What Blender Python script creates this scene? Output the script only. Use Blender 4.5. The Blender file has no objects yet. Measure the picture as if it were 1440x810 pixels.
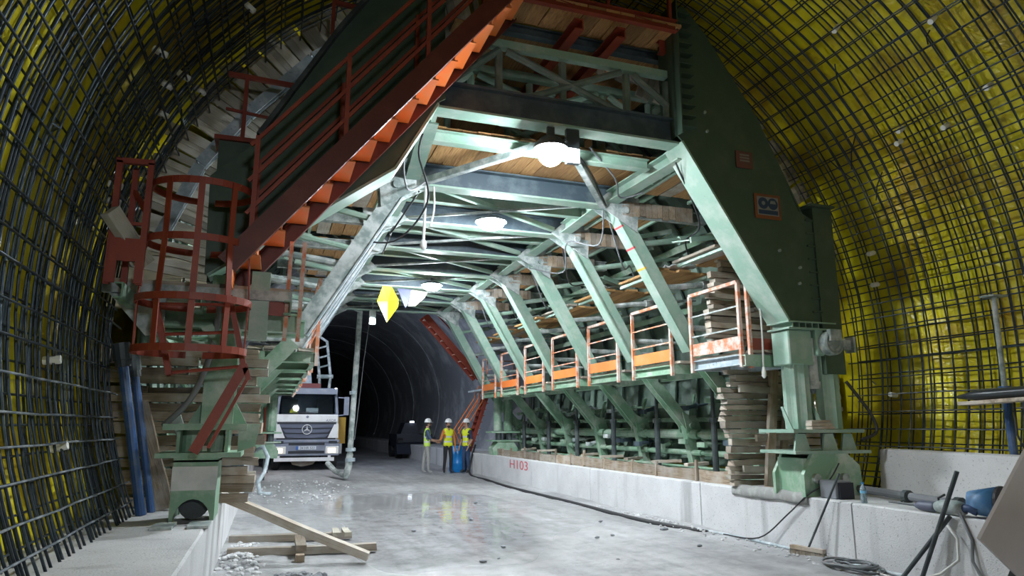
import bpy, bmesh, math, random
from mathutils import Vector, Matrix, noise as mnoise
random.seed(7)
sc = bpy.context.scene
COL = sc.collection
R = math.radians

# ------------------------------------------------------------------ camera, world, lights, exposure
cam_d = bpy.data.cameras.new('camera')
cam = bpy.data.objects.new('camera', cam_d); COL.objects.link(cam)
cam.location = (0, 0, 1.6)
cam.rotation_euler = (R(90 + 11.42), 0, R(-19.09))
cam_d.lens = 24.0; cam_d.sensor_width = 36.0; cam_d.clip_end = 300
sc.camera = cam

world = bpy.data.worlds.new('world'); sc.world = world
world.use_nodes = True
world.node_tree.nodes['Background'].inputs[0].default_value = (0.5, 0.62, 0.8, 1)
world.node_tree.nodes['Background'].inputs[1].default_value = 0.02

LAMP_1, LAMP_2, LAMP_3 = 500.0, 740.0, 740.0   # radiance of the three floodlights' lenses
FILL_W = 36.0                                      # unseen fill lamps added behind the camera

def area_lamp(name, loc, target, size, watts, col, spread=180):
    d = bpy.data.lights.new(name, 'AREA'); d.shape = 'DISK'; d.size = size; d.energy = watts; d.color = col
    o = bpy.data.objects.new(name, d); COL.objects.link(o); o.location = loc; d.spread = R(spread)
    o.rotation_euler = (Vector(target) - Vector(loc)).to_track_quat('-Z', 'Y').to_euler()
    return o
area_lamp('fill_lamp', (5.4, -3.6, 3.4), (7.3, 7, 1.0), 0.7, FILL_W, (1.0, 0.95, 0.86), 95)
area_lamp('fill_lamp', (1.0, -3.2, 3.6), (-1.0, 6.5, 1.2), 0.7, FILL_W * 1.15, (0.85, 0.93, 1.0), 95)
area_lamp('lining_fill', (1.6, 26.5, 5.6), (7.6, 29, 4.2), 0.4, 130, (0.6, 0.74, 1.0))  # unseen light added to fill the dark far lining
area_lamp('fill_lamp', (1.0, 22.8, 5.1), (1.3, 27, 1.3), 0.25, 190, (0.92, 0.96, 1.0))  # unseen light added to brighten the truck front

vs = sc.view_settings
vs.view_transform = 'Standard'; vs.look = 'None'; vs.gamma = 1.0; vs.use_curve_mapping = False
vs.exposure = 0.0

XC, ZC = 3.4, 2.7          # tunnel axis
KZ = 0.7                    # top of the kerbs
PY = [7.55, 9.7, 11.6, 13.5, 15.5, 17.4, 19.4, 21.3]   # portal frames

# ------------------------------------------------------------------ materials
def new_mat(name):
    m = bpy.data.materials.new(name); m.use_nodes = True
    nt = m.node_tree; b = nt.nodes['Principled BSDF']
    return m, nt, b
def N(nt, t, **kw):
    n = nt.nodes.new(t)
    for k, v in kw.items(): setattr(n, k, v)
    return n
def ramp(nt, fac, stops):
    r = N(nt, 'ShaderNodeValToRGB')
    cr = r.color_ramp
    while len(cr.elements) < len(stops): cr.elements.new(0.5)
    for e, (p, c) in zip(cr.elements, stops):
        e.position = p; e.color = (*c, 1) if len(c) == 3 else c
    nt.links.new(fac, r.inputs[0]); return r
def worn(name, base, dust, rough=0.6, metal=0.0, scale=3.0, lo=0.45, hi=0.7, fine=40.0, bump=0.15, spots=None, spot_at=0.68, rnd=0.0, streak=0):
    """paint / concrete / steel with patches of dust and small chips"""
    m, nt, b = new_mat(name); L = nt.links
    tc = N(nt, 'ShaderNodeTexCoord')
    geo = N(nt, 'ShaderNodeNewGeometry')
    n1 = N(nt, 'ShaderNodeTexNoise'); n1.inputs['Scale'].default_value = scale; n1.inputs['Detail'].default_value = 6; n1.inputs['Roughness'].default_value = 0.65
    L.new(geo.outputs['Position'], n1.inputs['Vector'])
    r1 = ramp(nt, n1.outputs['Fac'], [(lo, base), (hi, dust)])
    col = r1.outputs['Color']
    n2 = N(nt, 'ShaderNodeTexNoise'); n2.inputs['Scale'].default_value = fine; n2.inputs['Detail'].default_value = 4
    L.new(geo.outputs['Position'], n2.inputs['Vector'])
    if spots:
        n3 = N(nt, 'ShaderNodeTexNoise'); n3.inputs['Scale'].default_value = scale * 2.7; n3.inputs['Detail'].default_value = 8; n3.inputs['Roughness'].default_value = 0.7
        L.new(geo.outputs['Position'], n3.inputs['Vector'])
        r3 = ramp(nt, n3.outputs['Fac'], [(spot_at, (0, 0, 0)), (spot_at + 0.03, (1, 1, 1))])
        mx = N(nt, 'ShaderNodeMix', data_type='RGBA'); L.new(r3.outputs['Color'], mx.inputs[0]); L.new(col, mx.inputs[6]); mx.inputs[7].default_value = (*spots, 1)
        col = mx.outputs[2]
    if streak:
        mp = N(nt, 'ShaderNodeMapping'); mp.inputs['Scale'].default_value = (1.0, 2.4, 0.22); L.new(geo.outputs['Position'], mp.inputs['Vector'])
        n6 = N(nt, 'ShaderNodeTexNoise'); n6.inputs['Scale'].default_value = 1.0; n6.inputs['Detail'].default_value = 5; L.new(mp.outputs[0], n6.inputs['Vector'])
        r6 = ramp(nt, n6.outputs['Fac'], [(0.3, (streak, streak, streak)), (0.42, (1, 1, 1))])
        n7 = N(nt, 'ShaderNodeTexNoise'); n7.inputs['Scale'].default_value = 42; n7.inputs['Detail'].default_value = 3; L.new(geo.outputs['Position'], n7.inputs['Vector'])
        r7 = ramp(nt, n7.outputs['Fac'], [(0.3, (0.55, 0.55, 0.55)), (0.37, (1, 1, 1))])
        for rr in (r6, r7):
            mm = N(nt, 'ShaderNodeMix', data_type='RGBA', blend_type='MULTIPLY'); mm.inputs[0].default_value = 1; L.new(col, mm.inputs[6]); L.new(rr.outputs['Color'], mm.inputs[7]); col = mm.outputs[2]
    if rnd:
        oi = N(nt, 'ShaderNodeObjectInfo'); hv = N(nt, 'ShaderNodeHueSaturation')
        mr = N(nt, 'ShaderNodeMapRange'); mr.inputs[3].default_value = 1 - rnd; mr.inputs[4].default_value = 1 + rnd
        L.new(oi.outputs['Random'], mr.inputs[0]); L.new(mr.outputs[0], hv.inputs['Value']); L.new(col, hv.inputs['Color']); col = hv.outputs['Color']
    L.new(col, b.inputs['Base Color'])
    b.inputs['Roughness'].default_value = rough; b.inputs['Metallic'].default_value = metal
    if bump:
        bp = N(nt, 'ShaderNodeBump'); bp.inputs['Strength'].default_value = bump; bp.inputs['Distance'].default_value = 0.01
        L.new(n2.outputs['Fac'], bp.inputs['Height']); L.new(bp.outputs['Normal'], b.inputs['Normal'])
    return m
def flat(name, c, rough=0.5, metal=0.0, emit=0.0, alpha=None, trans=0.0):
    m, nt, b = new_mat(name)
    b.inputs['Base Color'].default_value = (*c, 1); b.inputs['Roughness'].default_value = rough; b.inputs['Metallic'].default_value = metal
    if emit: b.inputs['Emission Color'].default_value = (*c, 1); b.inputs['Emission Strength'].default_value = emit
    if trans: b.inputs['Transmission Weight'].default_value = trans
    return m
def wood(name, a, bcol, dust=None, rough=0.8):
    m, nt, b = new_mat(name); L = nt.links
    tc = N(nt, 'ShaderNodeTexCoord'); oi = N(nt, 'ShaderNodeObjectInfo')
    mp = N(nt, 'ShaderNodeMapping'); mp.inputs['Scale'].default_value = (1.6, 7, 7)
    add = N(nt, 'ShaderNodeVectorMath', operation='ADD'); L.new(tc.outputs['Object'], add.inputs[0])
    sc2 = N(nt, 'ShaderNodeVectorMath', operation='SCALE'); cmb = N(nt, 'ShaderNodeCombineXYZ')
    for k in range(3): L.new(oi.outputs['Random'], cmb.inputs[k])
    L.new(cmb.outputs[0], sc2.inputs[0]); sc2.inputs['Scale'].default_value = 31.0
    L.new(sc2.outputs[0], add.inputs[1]); L.new(add.outputs[0], mp.inputs['Vector'])
    n = N(nt, 'ShaderNodeTexNoise'); n.inputs['Scale'].default_value = 2.2; n.inputs['Detail'].default_value = 7; n.inputs['Distortion'].default_value = 0.6
    L.new(mp.outputs[0], n.inputs['Vector'])
    r = ramp(nt, n.outputs['Fac'], [(0.3, bcol), (0.62, a)])
    col = r.outputs['Color']
    if dust:
        geo = N(nt, 'ShaderNodeNewGeometry'); n2 = N(nt, 'ShaderNodeTexNoise'); n2.inputs['Scale'].default_value = 4.0; n2.inputs['Detail'].default_value = 6
        L.new(geo.outputs['Position'], n2.inputs['Vector'])
        r2 = ramp(nt, n2.outputs['Fac'], [(0.42, (0, 0, 0)), (0.66, (1, 1, 1))])
        mx = N(nt, 'ShaderNodeMix', data_type='RGBA'); L.new(r2.outputs['Color'], mx.inputs[0]); L.new(col, mx.inputs[6]); mx.inputs[7].default_value = (*dust, 1); col = mx.outputs[2]
    hv = N(nt, 'ShaderNodeHueSaturation'); mr = N(nt, 'ShaderNodeMapRange'); mr.inputs[3].default_value = 0.6; mr.inputs[4].default_value = 1.25
    L.new(oi.outputs['Random'], mr.inputs[0]); L.new(mr.outputs[0], hv.inputs['Value']); L.new(col, hv.inputs['Color'])
    L.new(hv.outputs['Color'], b.inputs['Base Color']); b.inputs['Roughness'].default_value = rough
    bp = N(nt, 'ShaderNodeBump'); bp.inputs['Strength'].default_value = 0.35; bp.inputs['Distance'].default_value = 0.01
    L.new(n.outputs['Fac'], bp.inputs['Height']); L.new(bp.outputs['Normal'], b.inputs['Normal'])
    return m

M = {}
M['green'] = worn('green_paint', (0.25, 0.39, 0.31), (0.42, 0.49, 0.43), 0.5, spots=(0.14, 0.12, 0.09), spot_at=0.70, rnd=0.1)
M['greenb'] = worn('green_paint_lower', (0.19, 0.33, 0.22), (0.44, 0.50, 0.42), 0.5, spots=(0.2, 0.13, 0.09), spot_at=0.69, rnd=0.15)
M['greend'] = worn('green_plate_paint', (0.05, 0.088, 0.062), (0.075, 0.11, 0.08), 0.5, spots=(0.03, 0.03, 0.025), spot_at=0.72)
M['shell'] = worn('splashed_formwork_green', (0.07, 0.12, 0.09), (0.17, 0.23, 0.19), 0.6, scale=2.2, lo=0.4, hi=0.68, spots=(0.24, 0.24, 0.22), spot_at=0.66, rnd=0.35)
M['steel_dust'] = worn('dusty_steel', (0.20, 0.25, 0.24), (0.55, 0.58, 0.57), 0.65, scale=4, lo=0.4, hi=0.62, spots=(0.2, 0.1, 0.07), spot_at=0.72)
M['dust_blue'] = worn('dusty_pale_steel', (0.35, 0.42, 0.46), (0.66, 0.70, 0.72), 0.7, scale=5, spots=(0.12, 0.13, 0.14), spot_at=0.62)
M['web'] = worn('dark_green_steel', (0.045, 0.07, 0.09), (0.11, 0.15, 0.17), 0.55, scale=2.5, rnd=0.2)  # beam webs much darker than their green bottom flanges
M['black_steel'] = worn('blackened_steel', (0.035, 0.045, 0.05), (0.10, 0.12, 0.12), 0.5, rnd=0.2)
M['red'] = worn('red_oxide_paint', (0.25, 0.038, 0.02), (0.32, 0.06, 0.03), 0.5, spots=(0.14, 0.05, 0.03), spot_at=0.68)
M['red_shaded'] = worn('shaded_red_paint', (0.10, 0.018, 0.012), (0.15, 0.03, 0.02), 0.5, spots=(0.05, 0.03, 0.03), spot_at=0.68)  # stair red darkened for the shade on the outer stringer face
M['orange'] = worn('orange_paint', (0.80, 0.20, 0.035), (0.72, 0.25, 0.08), 0.5, spots=(0.55, 0.4, 0.3), spot_at=0.70)
M['post'] = worn('dusty_orange_rail', (0.60, 0.20, 0.09), (0.62, 0.52, 0.47), 0.6, scale=6, lo=0.42, hi=0.58)
M['kerb'] = worn('kerb_concrete', (0.54, 0.54, 0.55), (0.65, 0.65, 0.66), 0.85, scale=1.2, lo=0.35, hi=0.65, fine=60, bump=0.5, spots=(0.36, 0.36, 0.35), spot_at=0.69, streak=0.66)
M['lining'] = worn('lining_concrete', (0.20, 0.21, 0.23), (0.50, 0.51, 0.53), 0.8, scale=0.6, lo=0.5, hi=0.75, fine=20, bump=0.2)
M['plank'] = wood('grey_old_timber', (0.46, 0.39, 0.31), (0.22, 0.175, 0.13), (0.48, 0.44, 0.38))
M['plank_dark'] = wood('dark_timber', (0.36, 0.28, 0.20), (0.16, 0.11, 0.07), (0.40, 0.35, 0.30))
M['ply'] = wood('orange_deck_board', (0.62, 0.36, 0.15), (0.36, 0.17, 0.06))
M['bulk'] = wood('bulkhead_board', (0.56, 0.52, 0.42), (0.33, 0.29, 0.21), (0.60, 0.57, 0.50))
M['rebar'] = worn('reinforcing_steel', (0.03, 0.045, 0.06), (0.07, 0.085, 0.10), 0.38, 0.75, scale=9, bump=0.0, rnd=0.35, spots=(0.14, 0.07, 0.04), spot_at=0.66)
M['rebar_dust'] = worn('cement_splashed_steel', (0.09, 0.11, 0.13), (0.34, 0.37, 0.40), 0.6, 0.3, scale=7, bump=0.0)
M['white_plastic'] = flat('white_plastic', (0.8, 0.8, 0.78), 0.4)
M['rubber'] = flat('black_rubber', (0.02, 0.02, 0.022), 0.6)
M['cable'] = flat('grey_cable', (0.16, 0.17, 0.18), 0.6)
M['rope'] = flat('pale_rope', (0.62, 0.62, 0.60), 0.8)
M['blue_pipe'] = worn('blue_pipe_paint', (0.03, 0.09, 0.24), (0.12, 0.16, 0.24), 0.4, spots=(0.3, 0.3, 0.3), spot_at=0.72)
M['chrome'] = flat('polished_rod', (0.75, 0.77, 0.8), 0.15, 1.0)

def membrane_mat():
    m, nt, b = new_mat('yellow_membrane'); L = nt.links
    geo = N(nt, 'ShaderNodeNewGeometry')
    n1 = N(nt, 'ShaderNodeTexNoise'); n1.inputs['Scale'].default_value = 1.1; n1.inputs['Detail'].default_value = 5
    L.new(geo.outputs['Position'], n1.inputs['Vector'])
    r = ramp(nt, n1.outputs['Fac'], [(0.36, (0.52, 0.36, 0.015)), (0.48, (0.74, 0.62, 0.012)), (0.7, (0.84, 0.76, 0.02))])
    n2 = N(nt, 'ShaderNodeTexNoise'); n2.inputs['Scale'].default_value = 2.6; n2.inputs['Detail'].default_value = 8; n2.inputs['Roughness'].default_value = 0.7
    L.new(geo.outputs['Position'], n2.inputs['Vector'])
    r2 = ramp(nt, n2.outputs['Fac'], [(0.56, (0, 0, 0)), (0.72, (0.8, 0.8, 0.8))])
    mx = N(nt, 'ShaderNodeMix', data_type='RGBA'); L.new(r2.outputs['Color'], mx.inputs[0]); L.new(r.outputs['Color'], mx.inputs[6]); mx.inputs[7].default_value = (0.30, 0.17, 0.02, 1)
    L.new(mx.outputs[2], b.inputs['Base Color']); b.inputs['Roughness'].default_value = 0.33
    n3 = N(nt, 'ShaderNodeTexNoise'); n3.inputs['Scale'].default_value = 5; n3.inputs['Detail'].default_value = 3; n3.inputs['Distortion'].default_value = 1.2
    L.new(geo.outputs['Position'], n3.inputs['Vector'])
    bp = N(nt, 'ShaderNodeBump'); bp.inputs['Strength'].default_value = 0.5; bp.inputs['Distance'].default_value = 0.06
    L.new(n3.outputs['Fac'], bp.inputs['Height']); L.new(bp.outputs['Normal'], b.inputs['Normal'])
    return m
M['membrane'] = membrane_mat()

def floor_mat():
    m, nt, b = new_mat('wet_muddy_concrete'); L = nt.links
    geo = N(nt, 'ShaderNodeNewGeometry')
    n1 = N(nt, 'ShaderNodeTexNoise'); n1.inputs['Scale'].default_value = 0.55; n1.inputs['Detail'].default_value = 7; n1.inputs['Roughness'].default_value = 0.62
    mp = N(nt, 'ShaderNodeMapping'); mp.inputs['Scale'].default_value = (1.3, 0.6, 1)
    L.new(geo.outputs['Position'], mp.inputs['Vector']); L.new(mp.outputs[0], n1.inputs['Vector'])
    r = ramp(nt, n1.outputs['Fac'], [(0.34, (0.30, 0.30, 0.31)), (0.5, (0.41, 0.412, 0.42)), (0.66, (0.50, 0.502, 0.51))])
    n2 = N(nt, 'ShaderNodeTexNoise'); n2.inputs['Scale'].default_value = 9; n2.inputs['Detail'].default_value = 8; n2.inputs['Roughness'].default_value = 0.7
    L.new(geo.outputs['Position'], n2.inputs['Vector'])
    r2 = ramp(nt, n2.outputs['Fac'], [(0.62, (0, 0, 0)), (0.72, (0.7, 0.7, 0.7))])
    mx = N(nt, 'ShaderNodeMix', data_type='RGBA'); L.new(r2.outputs['Color'], mx.inputs[0]); L.new(r.outputs['Color'], mx.inputs[6]); mx.inputs[7].default_value = (0.33, 0.32, 0.31, 1)
    L.new(mx.outputs[2], b.inputs['Base Color'])
    # tyre smears drawn out along the road
    mp2 = N(nt, 'ShaderNodeMapping'); mp2.inputs['Scale'].default_value = (5.0, 0.35, 1); L.new(geo.outputs['Position'], mp2.inputs['Vector'])
    n4 = N(nt, 'ShaderNodeTexNoise'); n4.inputs['Scale'].default_value = 1.0; n4.inputs['Detail'].default_value = 6; n4.inputs['Distortion'].default_value = 0.5; L.new(mp2.outputs[0], n4.inputs['Vector'])
    r4 = ramp(nt, n4.outputs['Fac'], [(0.35, (0.84, 0.83, 0.83)), (0.6, (1.0, 1.0, 1.0))])
    n5 = N(nt, 'ShaderNodeTexNoise'); n5.inputs['Scale'].default_value = 3.2; n5.inputs['Detail'].default_value = 9; n5.inputs['Roughness'].default_value = 0.75; L.new(geo.outputs['Position'], n5.inputs['Vector'])
    r5 = ramp(nt, n5.outputs['Fac'], [(0.36, (0.66, 0.66, 0.66)), (0.55, (1, 1, 1))])
    m4 = N(nt, 'ShaderNodeMix', data_type='RGBA', blend_type='MULTIPLY'); m4.inputs[0].default_value = 1.0; L.new(mx.outputs[2], m4.inputs[6]); L.new(r4.outputs['Color'], m4.inputs[7])
    m5 = N(nt, 'ShaderNodeMix', data_type='RGBA', blend_type='MULTIPLY'); m5.inputs[0].default_value = 1.0; L.new(m4.outputs[2], m5.inputs[6]); L.new(r5.outputs['Color'], m5.inputs[7])
    L.new(m5.outputs[2], b.inputs['Base Color'])
    # puddle mask written into the mesh where the slab is lowest
    at = N(nt, 'ShaderNodeAttribute', attribute_name='puddle')
    mr = N(nt, 'ShaderNodeMapRange'); mr.inputs[3].default_value = 0.5; mr.inputs[4].default_value = 0.045
    L.new(at.outputs['Fac'], mr.inputs[0]); L.new(mr.outputs[0], b.inputs['Roughness'])
    inv = N(nt, 'ShaderNodeMapRange'); inv.inputs[3].default_value = 0.55; inv.inputs[4].default_value = 0.012
    L.new(at.outputs['Fac'], inv.inputs[0])
    bp = N(nt, 'ShaderNodeBump'); bp.inputs['Distance'].default_value = 0.03
    L.new(inv.outputs[0], bp.inputs['Strength']); L.new(n2.outputs['Fac'], bp.inputs['Height']); L.new(bp.outputs['Normal'], b.inputs['Normal'])
    return m
M['floor'] = floor_mat()

# ------------------------------------------------------------------ mesh helpers
ORG = {}
def V(*a): return Vector(a)
class MB:
    def __init__(s): s.v = []; s.f = []; s.m = []
    def add(s, vs, fs, mi=0):
        o = len(s.v); s.v += [tuple(x) for x in vs]
        for f in fs: s.f.append([i + o for i in f]); s.m.append(mi)
        return s
    def box(s, x0, x1, y0, y1, z0, z1, mi=0):
        return s.add([(x0,y0,z0),(x1,y0,z0),(x1,y1,z0),(x0,y1,z0),(x0,y0,z1),(x1,y0,z1),(x1,y1,z1),(x0,y1,z1)],
                     [(3,2,1,0),(4,5,6,7),(0,1,5,4),(1,2,6,5),(2,3,7,6),(3,0,4,7)], mi)
    def frame(s, p, q, up):
        p, q = Vector(p), Vector(q); d = (q - p); d.normalize(); up = Vector(up)
        if abs(d.dot(up)) > 0.98: up = V(0, 1, 0) if abs(d.y) < 0.9 else V(1, 0, 0)
        a = d.cross(up).normalized(); b = a.cross(d).normalized()
        return p, q, d, a, b
    def bar(s, p, q, w, h, up=(0,0,1), ow=0, oh=0, mi=0):
        p, q, d, a, b = s.frame(p, q, up)
        c = []
        for e in (p, q):
            for sa, sb in ((-1,-1),(1,-1),(1,1),(-1,1)):
                c.append(e + a * (ow + sa * w / 2) + b * (oh + sb * h / 2))
        return s.add(c, [(3,2,1,0),(4,5,6,7),(0,1,5,4),(1,2,6,5),(2,3,7,6),(3,0,4,7)], mi)
    def ibeam(s, p, q, w, h, t=0.025, up=(0,0,1)):
        s.bar(p, q, w, t, up, 0, h/2 - t/2); s.bar(p, q, w, t, up, 0, -h/2 + t/2)
        return s.bar(p, q, t, h - 2*t, up)
    def chan(s, p, q, w, h, t=0.02, up=(0,0,1), side=1):
        s.bar(p, q, w, t, up, 0, h/2 - t/2); s.bar(p, q, w, t, up, 0, -h/2 + t/2)
        return s.bar(p, q, t, h - 2*t, up, side * (w/2 - t/2), 0)
    def angle(s, p, q, w, t=0.012, up=(0,0,1)):
        s.bar(p, q, w, t, up, 0, -w/2); return s.bar(p, q, t, w, up, w/2, 0)
    def tube(s, pts, r, n=6, mi=0, cap=True):
        pts = [Vector(p) for p in pts]; rings = []; o = len(s.v)
        d0 = (pts[1] - pts[0]).normalized()
        ref = V(0,0,1) if abs(d0.z) < 0.9 else V(1,0,0)
        a = d0.cross(ref).normalized()
        for i, p in enumerate(pts):
            d = (pts[min(i+1, len(pts)-1)] - pts[max(i-1, 0)]).normalized()
            a = (a - d * a.dot(d)).normalized(); b = d.cross(a)
            rr = r[i] if isinstance(r, (list, tuple)) else r
            for k in range(n):
                t = 2*math.pi*k/n
                s.v.append(tuple(p + a*(math.cos(t)*rr) + b*(math.sin(t)*rr)))
        for i in range(len(pts)-1):
            for k in range(n):
                k2 = (k+1) % n
                s.f.append([o+i*n+k, o+i*n+k2, o+(i+1)*n+k2, o+(i+1)*n+k]); s.m.append(mi)
        if cap:
            s.f.append([o+k for k in range(n)][::-1]); s.m.append(mi)
            s.f.append([o+(len(pts)-1)*n+k for k in range(n)]); s.m.append(mi)
        return s
    def cyl(s, p, q, r, n=10, mi=0): return s.tube([p, q], r, n, mi)
    def prism(s, poly, y0, y1, mi=0):
        """polygon in X,Z pulled from y0 to y1"""
        n = len(poly)
        vs = [(x, y0, z) for x, z in poly] + [(x, y1, z) for x, z in poly]
        fs = [list(range(n)), list(range(2*n-1, n-1, -1))] + [[(i+1) % n, i, i+n, (i+1) % n + n] for i in range(n)]
        return s.add(vs, fs, mi)
    def prismx(s, poly, x0, x1, mi=0):
        """polygon in Y,Z pulled from x0 to x1"""
        n = len(poly)
        vs = [(x0, y, z) for y, z in poly] + [(x1, y, z) for y, z in poly]
        fs = [list(range(n)), list(range(2*n-1, n-1, -1))] + [[(i+1) % n, i, i+n, (i+1) % n + n] for i in range(n)]
        return s.add(vs, fs, mi)
    def lathe(s, c, prof, n=16, mi=0, axis='z', closed=False):
        c = Vector(c); o = len(s.v)
        for r, h in prof:
            for k in range(n):
                t = 2*math.pi*k/n; x, y = r*math.cos(t), r*math.sin(t)
                s.v.append(tuple(c + (V(x, y, h) if axis == 'z' else V(x, h, y) if axis == 'y' else V(h, x, y))))
        for i in range(len(prof)-1):
            for k in range(n):
                k2 = (k+1) % n
                s.f.append([o+i*n+k, o+i*n+k2, o+(i+1)*n+k2, o+(i+1)*n+k]); s.m.append(mi)
        s.f.append([o+k for k in range(n)][::-1]); s.m.append(mi)
        s.f.append([o+(len(prof)-1)*n+k for k in range(n)]); s.m.append(mi)
        return s
    def build(s, name, mat, parent=None, smooth=False, org=None, bevel=0.0):
        me = bpy.data.meshes.new(name)
        off = ORG.get(parent.name, V(0,0,0)) if parent is not None else (Vector(org) if org else V(0,0,0))
        me.from_pydata([tuple(Vector(v) - off) for v in s.v], [], s.f)
        bm = bmesh.new(); bm.from_mesh(me); bmesh.ops.recalc_face_normals(bm, faces=bm.faces); bm.to_mesh(me); bm.free()
        for mm in (mat if isinstance(mat, (list, tuple)) else [mat]): me.materials.append(mm)
        if isinstance(mat, (list, tuple)):
            me.polygons.foreach_set('material_index', s.m)
        if smooth: me.polygons.foreach_set('use_smooth', [True]*len(me.polygons))
        o = bpy.data.objects.new(name, me); COL.objects.link(o)
        if parent is not None:
            o.parent = parent; ORG[o.name] = off
        else:
            o.location = off; ORG[o.name] = off
        if bevel:
            b = o.modifiers.new('bevel', 'BEVEL'); b.width = bevel; b.segments = 1; b.limit_method = 'ANGLE'
        return o
def tag(o, label=None, cat=None, group=None, kind=None):
    if label: o['label'] = label
    if cat: o['category'] = cat
    if group: o['group'] = group
    if kind: o['kind'] = kind
    return o
def thing(name, label, cat, loc, group=None):
    o = bpy.data.objects.new(name, None); COL.objects.link(o); o.location = loc; o.empty_display_size = 0.2
    ORG[o.name] = Vector(loc)
    return tag(o, label, cat, group)
def dup(root, loc, label, group=None):
    r = root.copy(); COL.objects.link(r); r.location = loc; r['label'] = label; ORG[r.name] = Vector(loc)
    if group: r['group'] = group
    for ch in root.children:
        c = ch.copy(); COL.objects.link(c); c.parent = r
        for g in ch.children:
            d = g.copy(); COL.objects.link(d); d.parent = c
    return r
# ---- boards: every board is its own object, sharing a few warped unit meshes
def unit_plank(seed):
    rnd = random.Random(seed); bm = bmesh.new()
    nx = 5; rows = []
    for i in range(nx):
        x = -0.5 + i/(nx-1)
        wy = rnd.uniform(-0.05, 0.05); wz = rnd.uniform(-0.08, 0.08)
        if i in (0, nx-1): x += rnd.uniform(-0.006, 0.006)
        rows.append([bm.verts.new((x + (rnd.uniform(-0.01, 0.01) if i in (0, nx-1) else 0), sy*0.5 + wy, sz*0.5 + wz)) for sy, sz in ((-1,-1),(1,-1),(1,1),(-1,1))])
    for a, b in zip(rows, rows[1:]):
        for k in range(4): bm.faces.new((a[k], a[(k+1) % 4], b[(k+1) % 4], b[k]))
    bm.faces.new(rows[0][::-1]); bm.faces.new(rows[-1])
    bmesh.ops.recalc_face_normals(bm, faces=bm.faces)
    me = bpy.data.meshes.new('plank'); bm.to_mesh(me); bm.free(); return me
UNITS = {}
def plank(p, q, w, t, mat, parent=None, up=(0,0,1), name='plank'):
    """board from p to q, w wide, t thick (thickness along up)"""
    k = (mat, random.randrange(5))
    if k not in UNITS:
        me = unit_plank(k[1] + 11); me.materials.append(M[mat]); UNITS[k] = me
    p, q, d, a, b = MB().frame(p, q, up)
    o = bpy.data.objects.new(name, UNITS[k]); COL.objects.link(o)
    mid = (p + q)/2
    off = V(0,0,0)
    if parent is not None: o.parent = parent; off = ORG[parent.name]
    rot = Matrix((d, a, b)).transposed().to_4x4()
    o.matrix_local = Matrix.Translation(mid - off) @ rot @ Matrix.Diagonal(((q-p).length, w, t, 1))
    ORG[o.name] = off if parent is not None else mid
    return o
def text_mesh(s, size, depth=0.004):
    cu = bpy.data.curves.new('lettering', 'FONT'); cu.body = s; cu.size = size; cu.extrude = depth; cu.align_x = 'CENTER'; cu.align_y = 'CENTER'
    o = bpy.data.objects.new('lettering', cu); COL.objects.link(o)
    me = bpy.data.meshes.new_from_object(o.evaluated_get(bpy.context.evaluated_depsgraph_get()))
    bpy.data.objects.remove(o); return me
def place_mesh(me, name, mat, mtx, parent=None):
    me.materials.clear(); me.materials.append(mat)
    o = bpy.data.objects.new(name, me); COL.objects.link(o)
    if parent is not None:
        o.parent = parent; o.matrix_local = Matrix.Translation(-ORG[parent.name]) @ mtx
    else: o.matrix_world = mtx
    return o
def pol(Rr, th, y):      # th from the crown, positive to the right (+X)
    return V(XC + Rr*math.sin(th), y, ZC + Rr*math.cos(th))

# ------------------------------------------------------------------ setting: floor, kerbs, membrane walls, finished lining
def smooth01(t): t = max(0, min(1, t)); return t*t*(3-2*t)
def puddle_at(x, y):
    n = mnoise.noise(V(x*0.5, y*0.28, 3.1))*0.6 + mnoise.noise(V(x*1.3, y*0.8, 7.7))*0.3
    d = ((x-2.8)/2.7)**2 + ((y-13.2)/5.2)**2
    return smooth01((1.5 - d + n*1.0)*0.8)
def build_floor():
    nx, ny = 90, 240
    xs = [-0.62 + 7.4*i/nx for i in range(nx+1)]
    ys = [-12 + j*0.4 for j in range(38)]; y = ys[-1]
    while y < 84:
        y += 0.08 if y < 12 else 0.14 if y < 26 else 0.8; ys.append(y)
    vs, pu = [], []
    for y in ys:
        for x in xs:
            p = puddle_at(x, y)
            edge = smooth01((abs(x-3.05) - 2.6)/1.0)
            z = 0.018*mnoise.fractal(V(x*1.6, y*1.3, 0.3), 0.8, 2.1, 5) + 0.012*mnoise.noise(V(x*6, y*5, 2.0))
            z += edge*(0.03 + 0.03*mnoise.noise(V(x*3, y*2.2, 5.5)))
            z = z*(1-p)*0.9 - 0.012*p
            # tyre ruts running along the road
            for rx in (1.3, 3.2, 4.4): z -= 0.010*(1-p)*math.exp(-((x-rx-0.25*math.sin(y*0.12))/0.16)**2)
            vs.append((x, y, z)); pu.append(p)
    n = nx+1; fs = []
    for j in range(len(ys)-1):
        for i in range(nx): fs.append((j*n+i, j*n+i+1, (j+1)*n+i+1, (j+1)*n+i))
    b = MB(); b.add(vs, fs); o = b.build('floor', M['floor'], smooth=True)
    a = o.data.attributes.new('puddle', 'FLOAT', 'POINT'); a.data.foreach_set('value', pu)
    tag(o, 'wet grey muddy concrete roadway of the tunnel', kind='structure')
build_floor()

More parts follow.
